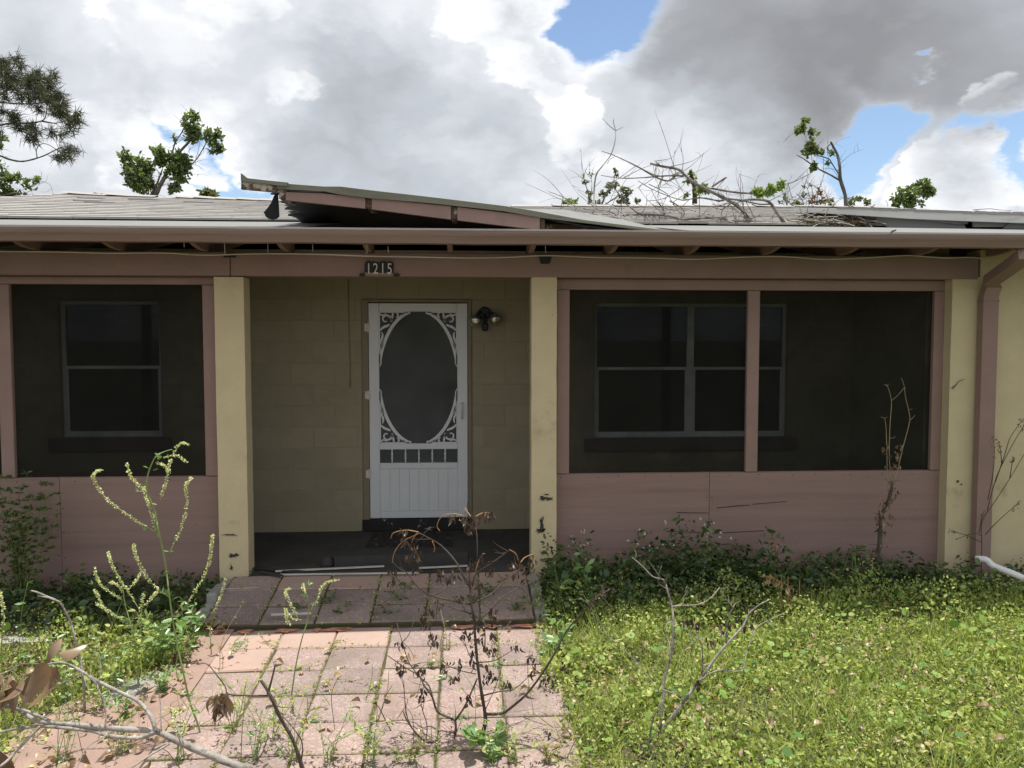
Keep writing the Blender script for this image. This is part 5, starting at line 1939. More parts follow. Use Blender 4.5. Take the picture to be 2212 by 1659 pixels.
def make_lawn():
    zones = [(.45, 4.3, -2.7, -.45, 1.0), (.5, 9, -6.5, -2.7, .18), (4.3, 9, -2.7, -.2, .16), (-3.9, -1.7, -3.4, -.75, .7), (-9, -2.0, -6.5, -.8, .10)]
    G_, C_, P_ = [], [], []
    for (x0, x1, y0, y1, k) in zones:
        area = (x1 - x0) * (y1 - y0)
        # grass
        n = int(area * 2700 * k)
        x, y = scatter(n, x0, x1, y0, y1)
        keep = keep_off_path(x, y, .20) & (RNG.random(n) < .35 + .75 * patch(x, y, 1.6))
        x, y = x[keep], y[keep]
        n = len(x)
        pos = np.stack([x, y, gz_arr(x, y) - .005], 1)
        al = RNG.normal(size=(n, 3)) * .9 + np.array([0, 0, .9])
        L = RNG.uniform(.06, .17, n) * (.45 + 1.1 * patch(x, y, 2.3))
        G_.append(leaf_arrays(BLADE, pos, al, L, RNG.uniform(.004, .009, n)))
        # small mixed leaves
        n = int(area * 7000 * k)
        x, y = scatter(n, x0, x1, y0, y1)
        keep = keep_off_path(x, y, .10) & (RNG.random(n) < .30 + .8 * patch(x + 3, y, 2.0))
        x, y = x[keep], y[keep]
        n = len(x)
        h = .005 + .19 * RNG.random(n) ** 1.3 * (.2 + 1.2 * patch(x, y, 3.1)) * (.4 + .9 * patch(x + 5, y + 1, 6.3)) + np.where((y > -.95) & (x > .5), .07 * RNG.random(n), 0)
        pos = np.stack([x, y, gz_arr(x, y) + h], 1)
        al = RNG.normal(size=(n, 3)) + np.array([0, 0, .25])
        s = RNG.uniform(.010, .034, n) * (.6 + .8 * patch(x + 2, y, 2.9))
        C_.append(leaf_arrays(OVAL, pos, al, s, s * .62))
        # round pennywort leaves held flat
        n = int(area * 130 * k)
        x, y = scatter(n, x0, x1, y0, y1)
        keep = keep_off_path(x, y, .05) & (RNG.random(n) < -.1 + 1.3 * patch(x + 1, y + 2, 2.4))
        x, y = x[keep], y[keep]
        n = len(x)
        pos = np.stack([x, y, gz_arr(x, y) + RNG.uniform(.06, .15, n)], 1)
        al = np.stack([RNG.normal(size=n), RNG.normal(size=n), RNG.normal(size=n) * .35], 1)
        f = RNG.normal(size=(n, 3)) * .45 + np.array([0, -.15, 1.0])
        s = RNG.uniform(.016, .055, n) ** 1.0 * (.6 + .6 * RNG.random(n))
        P_.append(leaf_arrays(ROUND, pos, al, s, s, face=f))
    leaves('grass', G_, M['grass'], None, label='bright sunlit grass blades of the front lawn', cat='grass', kind='stuff')
    leaves('lawn_weeds', C_, M['clump'], None, label='mass of tiny yellow-green weed leaves among the grass', cat='weeds', kind='stuff')
    leaves('pennywort', P_, M['pennywort'], None, label='round pennywort leaves scattered through the lawn', cat='ground cover', kind='stuff')
    # shaded border plants along the house
    B_ = []
    for (x0, x1, y0, y1, n, hmax) in ((.60, 3.75, -.62, .06, 7200, .25), (3.75, 7.0, -.62, -.05, 3600, .22), (-4.8, -1.85, -.95, .06, 5600, .17), (.60, 1.2, -.80, -.05, 1500, .40), (1.2, 2.5, -.35, .06, 2000, .44)):
        x, y = scatter(n, x0, x1, y0, y1)
        hh = hmax * (.25 + .9 * patch(x, y * 2, 2.7)) * (.55 + .7 * patch(x + 4, y, 6.1))
        z = gz_arr(x, y) + hh * RNG.random(n) ** .7
        pos = np.stack([x, y, z], 1)
        al = RNG.normal(size=(n, 3)) * np.array([1, 1, .6]) + np.array([0, -.2, .1])
        f = RNG.normal(size=(n, 3)) * .6 + np.array([0, -.2, 1.0])
        s = RNG.uniform(.016, .05, n) * (.5 + RNG.random(n))
        B_.append(leaf_arrays(OVAL, pos, al, s, s * .68, face=f))
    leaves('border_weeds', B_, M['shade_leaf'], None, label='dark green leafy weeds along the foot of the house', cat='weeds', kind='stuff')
    # brown mossy patch and dry litter left of the path
    x, y = scatter(17000, -3.0, -1.66, -1.55, -.75)
    keep = keep_off_path(x, y, .42) & (RNG.random(len(x)) < patch(x * 1.4, y * 1.4 + 1, 2.0) + .15)
    x, y = x[keep], y[keep]
    n = len(x)
    pos = np.stack([x, y, gz_arr(x, y) + .005 + .06 * RNG.random(n) * (.3 + patch(x, y, 3))], 1)
    s = RNG.uniform(.008, .02, n)
    leaves('moss', [leaf_arrays(OVAL, pos, RNG.normal(size=(n, 3)), s, s * .8)], M['moss'], None, label='brownish mossy ground cover left of the paved path', cat='ground cover', kind='stuff')
    n = 420
    x = np.concatenate([RNG.uniform(-3.6, -1.6, n), RNG.uniform(.5, 3.8, n), RNG.uniform(-2.15, -1.6, 120), RNG.uniform(-1.7, .5, 60)])
    y = np.concatenate([RNG.uniform(-2.6, -.9, n), RNG.uniform(-2.5, -.8, n), RNG.uniform(-.9, -.55, 120), RNG.uniform(-2.4, -.85, 60)])
    n = len(x)
    zz = gz_arr(x, y) + RNG.uniform(.02, .06, n)
    s = RNG.uniform(.03, .075, n)
    f = RNG.normal(size=(n, 3)) * .5 + np.array([0, 0, 1.0])
    leaves('dry_leaf_litter', [leaf_arrays(WITHER, np.stack([x, y, zz], 1), RNG.normal(size=(n, 3)) * np.array([1, 1, .3]), s, s * .55, face=f)], M['tan_leaf'], None,
           label='scattered small tan dead leaves on the ground', cat='leaf litter', kind='stuff')


make_lawn()


# ------------------------------------------------------------------ single plants
def weed(name, label, base, h, stems, spread, leafmat, leaf, nleaf, stem_r=.003, flower=None, nflower=0, fsize=.012, stemmat='stem', tmpl=OVAL, aspect=.5, lean=(0, 0), group=None, cat='weed', droop=0.0):
    root = thing(name, label, cat, group=group)
    b = Vector(base)
    mb = MB()
    P_, A_ = [], []
    FP = []
    for s in range(stems):
        d = Vector((RP.gauss(0, spread) + lean[0], RP.gauss(0, spread) * .7 + lean[1], 1)).normalized()
        hh = h * RP.uniform(.65, 1.05)
        p0 = b + Vector((RP.gauss(0, .012), RP.gauss(0, .012), -.02))
        p1 = p0 + d * hh * .5 + Vector((RP.gauss(0, .03), RP.gauss(0, .03), 0)) * h
        p2 = p0 + d * hh + Vector((RP.gauss(0, .08), RP.gauss(0, .08), -droop * hh))
        l = smooth_line([p0, p1, p2], 5)
        mb.tube(l, [stem_r * (1 - .6 * i / (len(l) - 1)) for i in range(len(l))], 5)
        for _ in range(max(1, nleaf // stems)):
            t = RP.random() ** .7
            q = l[min(len(l) - 1, int(t * len(l)))]
            P_.append(tuple(q))
            A_.append((RP.gauss(0, 1), RP.gauss(0, 1), RP.uniform(-.3, .7)))
        for _ in range(max(0, nflower // stems)):
            FP.append(l[-1] + Vector((RP.gauss(0, .025), RP.gauss(0, .025), RP.gauss(0, .02))) * (h / .4))
    mb.build('stem', M[stemmat], root, True)
    n = len(P_)
    s_ = leaf * RNG.uniform(.6, 1.25, n)
    f = RNG.normal(size=(n, 3)) * .5 + np.array([0, -.2, 1.0])
    leaves('foliage', kind='stuff', parts=[leaf_arrays(tmpl, np.array(P_), np.array(A_), s_, s_ * aspect, face=f)], mat=M[leafmat], parent=root)
    if FP:
        k = 6
        pos = np.repeat(np.array([tuple(p) for p in FP]), k, 0)
        al = RNG.normal(size=(len(pos), 3)) + np.array([0, -.3, .6])
        leaves('flowers', kind='stuff', parts=[leaf_arrays(OVAL, pos, al, fsize, fsize * .7)], mat=M[flower], parent=root)
    base_at(root, b)
    return root


def on_ground(px, py, off=0.0):
    p = G(px, py)
    if LX0 - .3 < p.x < .6 and p.y < LY:
        p.z = path_z(p.y)
    elif LX0 < p.x < LX1 and p.y > LY:
        p.z = -.02 + .135 * min(p.y, 0)
    p.z += off
    return p


def at_wall(px, Y):
    x = W(px, 1200, Y).x
    return Vector((x, Y, ground_z(x, Y)))


def make_weeds():
    wf = [('white_flower_weed', 'tall white-flowered weed against pink panel right of column', at_wall(1255, -.12), .42, 3, .10, 14, 10),
          ('white_flower_weed', 'bushiest white-flowered weed below the long plywood cracks', at_wall(1385, -.16), .52, 6, .14, 60, 16),
          ('white_flower_weed', 'white-flowered weed below the plywood seam', at_wall(1530, -.18), .54, 6, .14, 64, 12)]
    for (n, l, b, h, st, sp, nl, nf) in wf:
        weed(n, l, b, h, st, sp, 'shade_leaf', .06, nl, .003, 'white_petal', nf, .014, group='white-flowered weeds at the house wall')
    weed('yellow_flower_weed', 'weed with yellow buds between the right column and pink panel', at_wall(1330, -.35), .34, 5, .16, 'shade_leaf', .04, 30, .0025, 'yellow_petal', 12, .010)
    p = G(1275, 1330)
    weed('leafy_weed', 'bright leafy weed catching sun at the shade edge right of landing', p, .42, 7, .16, 'fresh_leaf', .075, 60, .003, 'yellow_petal', 10, .010)
    p = G(1215, 1330)
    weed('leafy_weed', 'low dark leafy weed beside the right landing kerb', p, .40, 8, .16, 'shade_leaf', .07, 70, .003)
    weed('leafy_weed', 'light green weed spilling over the right edge of path', G(1195, 1420), .20, 7, .3, 'fresh_leaf', .06, 60, .003)
    # yellow-green tops along the edge of the sun
    for i, (px, py, lab) in enumerate(((1822, 1300, 'upright yellowish weed at the sun edge below the vine stalk'), (1680, 1310, 'yellow-budded weed left of the tall yellowish weed'), (2010, 1315, 'broad yellowish weed at the sun edge of lawn'), (2130, 1310, 'yellowish weed at the right lawn edge'),
                                       (1955, 1312, 'thin yellow-flowered weed between two broad yellowish weeds'))):
        weed('yellowish_weed', lab, G(px, py), .24, 7, .22, 'clump', .028, 120, .002, 'yellow_petal', 4, .008, group='weeds along the sunlit lawn edge')
    for i in range(16):
        px = RP.uniform(1240, 2040)
        weed('border_weed', 'loose dark weed sticking out of the shaded border', at_wall(px, RP.uniform(-.45, -.1)), RP.uniform(.26, .44), 3, .16, 'shade_leaf', .05, 26, .0025, group='loose weeds in the shaded border')
    # airy dark bush at the left edge
    weed('airy_bush', 'tall airy dark bush at the left edge against the pink panel', at_wall(45, -.22), .95, 30, .20, 'olive_leaf', .040, 2600, .003, aspect=.5)
    weed('airy_bush', 'shorter dark shrub left of the tall clover in shade', at_wall(180, -.30), .34, 9, .3, 'shade_leaf', .05, 160, .003)
    weed('broad_leaf_weed', 'glossy round-leaved weed at left corner of the landing', G(432, 1372), .10, 6, .5, 'pennywort', .06, 16, .003, tmpl=ROUND, aspect=.9)
    weed('column_weed', 'small fern-like weed at the foot of the left column', at_wall(515, -.06), .16, 7, .3, 'shade_leaf', .035, 60, .002)
    weed('feathery_weed', 'pale grey-green leafy clump among the sweet clover stems', G(335, 1440), .34, 7, .22, 'fresh_leaf', .085, 70, .003, aspect=.35)
    weed('sprig', 'slender sprig with a whorl of leaves at the far left', G(60, 1400), .50, 1, .05, 'fresh_leaf', .05, 9, .003, lean=(0, 0))
    for i, (px, py) in enumerate([(250, 1500), (300, 1460), (350, 1500), (395, 1440), (215, 1540), (420, 1400), (160, 1520), (330, 1420), (275, 1560)]):
        weed('spilling_weed', 'leafy green weed spilling over the left path edge', on_ground(px, py), RP.uniform(.16, .40), 6, .22, ['fresh_leaf', 'clump', 'fresh_leaf'][i % 3], .045, 70, .0022, group='leafy weeds along the left path edge', aspect=.38)
    # weeds in joints of the path
    jl = [Z1(1510, 930), Z1(1920, 1040), Z1(2050, 1150), Z1(2160, 880), Z1(1980, 1380), Z1(1850, 1590), Z1(1850, 1200), Z2(230, 1170), Z2(180, 1500), Z2(1050, 1160), Z2(580, 1010), Z2(800, 1350), Z2(1370, 1600), Z2(640, 1100), Z2(350, 1625), Z2(1000, 1010), Z1(1540, 880), Z1(1740, 860)]
    for i, (px, py) in enumerate(jl):
        b = on_ground(px, py)
        weed('joint_weed', 'small green weed growing in a joint of the sunlit path', b, RP.uniform(.05, .12), 6, .6, RP.choice(['fresh_leaf', 'clump', 'grass']), .03, 34, .0015, group='weeds in the path joints', aspect=.3)
    js = [(640, 1300), (870, 1265), (865, 1285), (832, 1305), (735, 1305), (1020, 1285), (1260 - 200, 1272), (1110, 1300), (705, 1290)]
    for (px, py) in js:
        b = H(px, py, -.05)
        b.z = -.02 + .135 * b.y
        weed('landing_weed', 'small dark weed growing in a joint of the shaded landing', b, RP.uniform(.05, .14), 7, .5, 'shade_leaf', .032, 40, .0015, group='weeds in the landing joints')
    # creeping growth in joints as one mass
    P_ = []
    for _ in range(3200):
        r = RP.random()
        if r < .5:
            Y = LY - .03 - PD * RP.randrange(1, 9)
            x = RP.uniform(-1.55, .55)
        else:
            Y = RP.uniform(-3.4, LY - .05)
            x = G(955, 1410, .02).x + PW * RP.randrange(-3, 3)
        if patch(np.array(x * 2.0), np.array(Y * 2.0), 1.7) < .36:
            continue
        P_.append((x + RP.gauss(0, .008), Y + RP.gauss(0, .008), path_z(Y) + RP.uniform(-.01, .016)))
    for _ in range(700):
        Y = RP.choice([-.262, -.524, -.79]) + RP.gauss(0, .014)
        x = RP.uniform(LX0, LX1)
        if RP.random() < .4:
            x = LX0 + (LX1 - LX0) / 6 * RP.randrange(1, 6) + RP.gauss(0, .014)
            Y = RP.uniform(-.78, -.1)
        P_.append((x, Y, -.02 + .135 * Y + RP.uniform(-.005, .03)))
    P_ = np.array(P_)
    n = len(P_)
    s = RNG.uniform(.008, .022, n)
    leaves('joint_moss', [leaf_arrays(OVAL, P_, RNG.normal(size=(n, 3)) + np.array([0, 0, .4]), s, s * .5)], M['clump'], None, label='fine green growth creeping along the paver joints', cat='ground cover', kind='stuff')
    # straw stems standing in the joints
    for i, (px, py, h) in enumerate([(*Z2(650, 890), .26), (*Z2(1000, 960), .24), (*Z2(700, 900), .18), (*Z2(330, 600), .16), (*Z2(1040, 520), .14), (*Z1(1440, 1030), .42), (*Z2(60, 1130), .06)]):
        b = on_ground(px, py)
        weed('dry_stalk', 'thin straw-coloured stalk standing in a paver joint', b, h, 2, .08, 'moss', .016, 40, .0022, stemmat='dry_stem', group='dry stalks in the path', aspect=.4)
    # mixed weeds along the bottom edge of the picture
    fr = [(140, 1652, .30, 'fresh_leaf'), (262, 1640, .26, 'clump'), (385, 1650, .34, 'clump'), (548, 1648, .40, 'fresh_leaf'), (640, 1652, .36, 'clump'), (712, 1655, .30, 'fresh_leaf'), (805, 1658, .26, 'clump'), (885, 1656, .20, 'moss'),
          (1062, 1652, .26, 'fresh_leaf'), (1110, 1655, .20, 'clump'), (1180, 1656, .14, 'moss'), (590, 1600, .34, 'clump'), (505, 1585, .34, 'clump')]
    labs = ['lowest of the loose weeds, at the far left bottom corner', 'pale loose weed under the lower left branch fork', 'loose weed at the foot of the tallest clover', 'white-flowered loose weed between branch and snapped shoot', 'loose weed right behind the snapped shoot base', 'loose weed just right of the snapped shoot', 'yellow-flowered loose weed left of the dead shrub stem', 'brown-tinged low weed at the dead shrub stem', 'fresh loose weed just right of the dead shrub stem', 'low loose weed on the last pavers right of dead shrub', 'brownish low weed at bottom where path meets lawn', 'loose weed behind the snapped shoot bunch', 'loose weed below the bunch of brown leaves']
    for i, (px, py, h, lm) in enumerate(fr):
        b = on_ground(px, py)
        weed('path_weed', labs[i], b, h, 7, .22, lm, .030, 80, .002, 'white_petal' if i % 3 == 0 else 'yellow_petal', 7 if i % 2 == 0 else 0, .009, group='loose weeds at the near end of the path', aspect=.34)
    weed('near_leafy_weed', 'broad-leaved light green weed at the foot of the dead shrub', on_ground(1060, 1640), .18, 6, .4, 'fresh_leaf', .085, 26, .003, aspect=.7)
    for i in range(34):
        px, py = RP.uniform(20, 1180), RP.uniform(1480, 1700)
        b = on_ground(px, py)
        h = RP.uniform(.12, .38)
        t = b + Vector((RP.gauss(0, .10), RP.gauss(0, .08), h))
        m1 = b.lerp(t, .55) + Vector((RP.gauss(0, .02), 0, .03))
        MB().tube(smooth_line([b, m1, t], 4), [.0016] * 8 + [.0009], 4).build('grass_stalk', M[RP.choice(['dry_stem', 'stem', 'bark_dark'])], None, label='single thin grass stalk rising over the near path', cat='grass stalk', group='thin stalks over the near path')
    # fallen leaves, one by one
    for i, (px, py) in enumerate([Z2(1560, 1120), Z2(1700, 1250), Z2(1640, 1230), Z2(1880, 1490), Z3(1350, 690), Z3(840, 890), Z3(270, 1130), Z3(870, 1070), Z3(1260, 1260), Z3(1990, 1380), Z3(2090, 1600), Z3(1000, 1300), Z1(1490, 650), Z1(1560, 680), Z1(1590, 670), Z1(1410, 680)]):
        b = G(px, py)
        b.z += .10 if px > 1200 else .03
        s = RP.uniform(.055, .085)
        big = leaf_arrays(WITHER, np.array([tuple(b)]), np.array([(RP.gauss(0, 1), RP.gauss(0, 1), .1)]), s, s * .6, face=np.array([(RP.gauss(0, .3), -.3, 1)]))
        me = mesh_arrays('fallen_leaf', [big], M['tan_leaf'])
        o = link('fallen_leaf', me, None, label='single curled tan dead leaf lying on the ground plants', cat='leaf', group='fallen dry leaves')
        md = o.modifiers.new('t', 'SOLIDIFY')
        md.thickness = .0012
    # stones at the left edge of the path
    for i, (px, py, r, lab) in enumerate(((*Z1(1240, 690), .06, 'rounded grey stone beside the left corner of landing'), (*Z1(1335, 680), .045, 'smaller grey stone right next to the rounded one'), (*Z1(850, 1150), .12, 'large pale broken concrete lump on the left path edge'),
                                          (*Z1(985, 1080), .07, 'pale stone above the broken concrete lump'), (*Z1(760, 1210), .07, 'flat pale stone left of the broken concrete lump'))):
        b = G(px, py)
        mb = MB().lathe((0, 0, 0), [(.35, -.5), (.85, -.25), (1, .0), (.92, .25), (.6, .45), (.2, .55)], 11)
        rr = random.Random(i)
        mb.v = [(b.x + x * r * rr.uniform(.85, 1.2) * 1.2, b.y + y * r * rr.uniform(.85, 1.2), b.z + z * r * .55 + .01 + rr.uniform(-.06, .06) * r) for x, y, z in mb.v]
        mb.build('stone', M['stone'], None, False, label=lab, cat='stone')


make_weeds()


def raceme(F_, pts, dens, size, thick):
    """flowers along a line, thicker and denser towards the tip"""
    n = len(pts)
    L = sum((pts[i + 1] - pts[i]).length for i in range(n - 1))
    for _ in range(int(L * dens)):
        t = RP.random() ** .75
        i = min(n - 2, int(t * (n - 1)))
        p = pts[i].lerp(pts[i + 1], RP.random())
        d = Vector((RP.gauss(0, 1), RP.gauss(0, 1), RP.gauss(0, .7) - .25)).normalized()
        F_.append((tuple(p + d * thick * .3), tuple(d), size * RP.uniform(.7, 1.2)))


def trifol(L_, p, d0, s):
    for a in (-.7, 0, .7):
        d = Vector((d0[0] + a * .9, d0[1] + RP.gauss(0, .3), d0[2] + RP.gauss(0, .2)))
        L_.append((tuple(p), tuple(d), s * RP.uniform(.8, 1.1)))


def clover(name, label, Y, stems, racs, leafpts, base_px):
    """stems: (zoomer, pts, r0, r1); racs: (zoomer, pts)"""
    root = thing(name, label, 'wildflower', group='sweet clover plants')
    mb = MB()
    Fl, Lf = [], []
    for (z, pts, r0, r1) in stems:
        l = line(z, pts, Y, 0, .03)
        add_limb(mb, l, r0, r1, 6, .05)
    for (z, pts) in racs:
        l = line(z, pts, Y, RP.uniform(-.12, .12), .02, 4)
        add_limb(mb, l, 1.0, .6, 5, .05)
        raceme(Fl, l[int(len(l) * .12):], 680, .0098, .010)
    for (z, x, y, s) in leafpts:
        p = W(*z(x, y), Y + RP.uniform(-.04, .04))
        trifol(Lf, p, (RP.gauss(0, .8), RP.gauss(0, .5), RP.uniform(-.1, .9)), s)
    g = on_ground(*base_px)
    l0 = line(stems[0][0], stems[0][1][:2], Y)[0]
    if l0.z > g.z:
        mb.tube([Vector((l0.x + .01, l0.y, ground_z(l0.x, l0.y) - .03)), l0], [stems[0][2] * dist_y(Y) / F * 1.1, stems[0][2] * dist_y(Y) / F], 6)
    mb.build('stem', M['stem'], root, True)
    a = np.array([f[0] for f in Fl])
    s = np.array([f[2] for f in Fl])
    leaves('flowers', kind='stuff', parts=[leaf_arrays(OVAL, a, np.array([f[1] for f in Fl]), s, s * .6)], mat=M['cream'], parent=root)
    if Lf:
        a = np.array([f[0] for f in Lf])
        s = np.array([f[2] for f in Lf])
        leaves('foliage', kind='stuff', parts=[leaf_arrays(OVAL, a, np.array([f[1] for f in Lf]), s, s * .34)], mat=M['fresh_leaf'], parent=root)
    base_at(root, Vector((l0.x, l0.y, ground_z(l0.x, l0.y))))


def make_clovers():
    Y = -2.1
    clover('sweet_clover', 'tallest sweet clover with arching cream flower spikes before left window', Y,
           [(Z1, [(1310, 1540), (1290, 1400), (1230, 1230), (1190, 1050), (1150, 870), (1120, 700), (1095, 520), (1080, 400), (1060, 270), (1030, 130), (1010, 30)], 2.1, 1.4),
            (ZD, [(1390, 640), (1370, 450), (1320, 330), (1295, 230), (1305, 130), (1340, 30), (1380, -40), (1450, -80), (1520, -100)], 1.8, 1.0)],
           [(ZD, [(1380, 635), (1250, 555), (1100, 460), (950, 340), (850, 210), (825, 120), (900, 75)]), (ZD, [(1300, 290), (1250, 240), (1180, 170), (1140, 100), (1125, 30)]), (ZD, [(1400, 680), (1365, 570), (1330, 430), (1285, 310), (1275, 225)]),
            (ZD, [(1500, 815), (1550, 700), (1600, 590), (1640, 450), (1650, 300), (1640, 220), (1690, 150)]), (ZD, [(1590, 1360), (1720, 1160), (1830, 950), (1860, 820), (1880, 650)]), (ZD, [(1500, 1210), (1380, 1120), (1300, 1030), (1230, 900), (1190, 800), (1180, 730)]),
            (Z4, [(1110, 1300), (1130, 1270), (1150, 1228), (1190, 1210), (1226, 1225)]), (Z4, [(1060, 1310), (1100, 1295), (1150, 1295), (1212, 1335)]), (Z4, [(1010, 1340), (1040, 1345), (1075, 1368), (1105, 1400)]), (Z4, [(1035, 1590), (1065, 1500), (1085, 1400), (1105, 1320)])],
           [(Z4, 1000, 1300, .035), (Z4, 1030, 1290, .03), (Z4, 960, 1375, .03), (Z4, 990, 1390, .03), (Z4, 1020, 1320, .03), (ZD, 1230, 270, .028), (ZD, 1390, 385, .028), (ZD, 1270, 620, .035), (ZD, 1490, 800, .035), (ZD, 1440, 990, .035), (ZD, 1500, 1190, .045), (ZD, 1440, 1180, .04), (ZD, 1600, 1360, .04),
            (Z1, 1190, 1190, .05), (Z1, 1150, 900, .04), (Z1, 1230, 1160, .04), (Z1, 1180, 640, .04)], (435, 1622))
    Y = -1.6
    clover('sweet_clover', 'many-spiked sweet clover left of the tallest one', Y,
           [(Z1, [(895, 1220), (890, 950), (850, 740), (810, 600), (795, 500), (780, 440)], 1.7, 1.0), (ZD, [(1150, 1480), (1280, 1420), (1330, 1330)], 1.6, .8)],
           [(ZD, [(1240, 1330), (1130, 1150), (1040, 1020), (980, 890), (955, 805)]), (ZD, [(1080, 1230), (1000, 1180), (900, 1100), (850, 1020), (833, 940)]), (ZD, [(1150, 1470), (1050, 1380), (930, 1310), (870, 1200), (830, 1130)]), (ZD, [(1060, 1400), (950, 1320), (850, 1260)]),
            (ZD, [(1100, 1190), (1060, 1110), (1010, 1080), (975, 1075)]), (ZD, [(1260, 1300), (1340, 1210), (1390, 1150)]), (ZD, [(1120, 1160), (1190, 1070), (1250, 980)]), (ZD, [(1240, 1480), (1230, 1400), (1270, 1160)])],
           [(ZD, 1040, 1230, .04), (ZD, 820, 1090, .03), (ZD, 1150, 1420, .045), (ZD, 1240, 1430, .05), (ZD, 1290, 1500, .06), (ZD, 1330, 1440, .06), (ZD, 1200, 1520, .05), (ZD, 1420, 1470, .05)], (298, 1510))
    clover('sweet_clover', 'small sweet clover with hooked spikes over the middle of the path', -1.9,
           [(Z1, [(1890, 1180), (1920, 980), (1960, 810), (1995, 700), (2000, 620), (1990, 540)], 1.6, 1.0), (Z1, [(1990, 560), (1965, 500), (1960, 470)], .9, .7)],
           [(Z1, [(1930, 690), (1910, 640), (1880, 590), (1855, 540), (1850, 505), (1878, 495)]), (Z1, [(2010, 640), (2050, 580), (2080, 500), (2120, 455), (2190, 438)]), (Z1, [(1960, 700), (1900, 690), (1860, 660), (1850, 620)]), (Z1, [(1985, 530), (1968, 500), (1960, 465)]), (Z1, [(1880, 740), (1860, 700), (1855, 650)])],
           [(Z1, 2030, 600, .04), (Z1, 1970, 530, .03), (Z1, 2010, 480, .03), (Z1, 2000, 470, .028)], (640, 1500))
    clover('sweet_clover', 'sweet clover spike cut off by the left picture edge', -2.2,
           [(Z1, [(60, 1560), (30, 1300), (15, 1100), (10, 900), (12, 800)], 2.0, 1.0)], [(Z1, [(12, 800), (22, 700), (20, 620), (10, 560), (-5, 510)]), (Z1, [(15, 900), (-20, 780), (-40, 650)])], [(Z1, 20, 830, .04), (Z1, 10, 950, .04)], (20, 1600))
    clover('sweet_clover', 'thin flower spike beside the left corner of the landing', -1.2,
           [(Z1, [(1360, 780), (1375, 700), (1390, 640)], 1.0, .8)], [(Z1, [(1380, 680), (1410, 590), (1440, 520), (1462, 425)])], [(Z1, 1385, 650, .02)], (455, 1370))
    # pale seed spikes near the bottom
    clover('pale_spike_weed', 'pale whitish weed spikes rising at the bottom centre-left', -2.45,
           [(Z1, [(1160, 1640), (1150, 1500), (1155, 1380)], 1.4, .8), (Z1, [(1560, 1640), (1570, 1400), (1590, 1200)], 1.2, .7)],
           [(Z1, [(1155, 1450), (1130, 1340), (1150, 1270)]), (Z1, [(1560, 1300), (1580, 1180), (1600, 1080)]), (Z1, [(1680, 1500), (1730, 1400), (1760, 1300)]), (Z1, [(1160, 1480), (1200, 1400), (1180, 1340)])], [(Z1, 1300, 1300, .05), (Z1, 1500, 1400, .06), (Z1, 1650, 1450, .05), (Z1, 1600, 1620, .06)], (390, 1655))


make_clovers()


def hang_leaves(z, pts, Y, n, length, mat, root, name='withered_leaves', spread=7, width=.36):
    P_, A_ = [], []
    for (x, y) in pts:
        for _ in range(n):
            px, py = z(x, y)
            p = W(px + RP.gauss(0, spread), py + RP.gauss(0, spread * .9), Y + RP.uniform(-.05, .05))
            P_.append(tuple(p))
            A_.append((RP.gauss(0, .35), RP.gauss(0, .35), -1 + RP.gauss(0, .3)))
    s = length * RNG.uniform(.6, 1.3, len(P_))
    return leaves(name, [leaf_arrays(WITHER, np.array(P_), np.array(A_), s, s * width)], M[mat], root, kind='stuff')


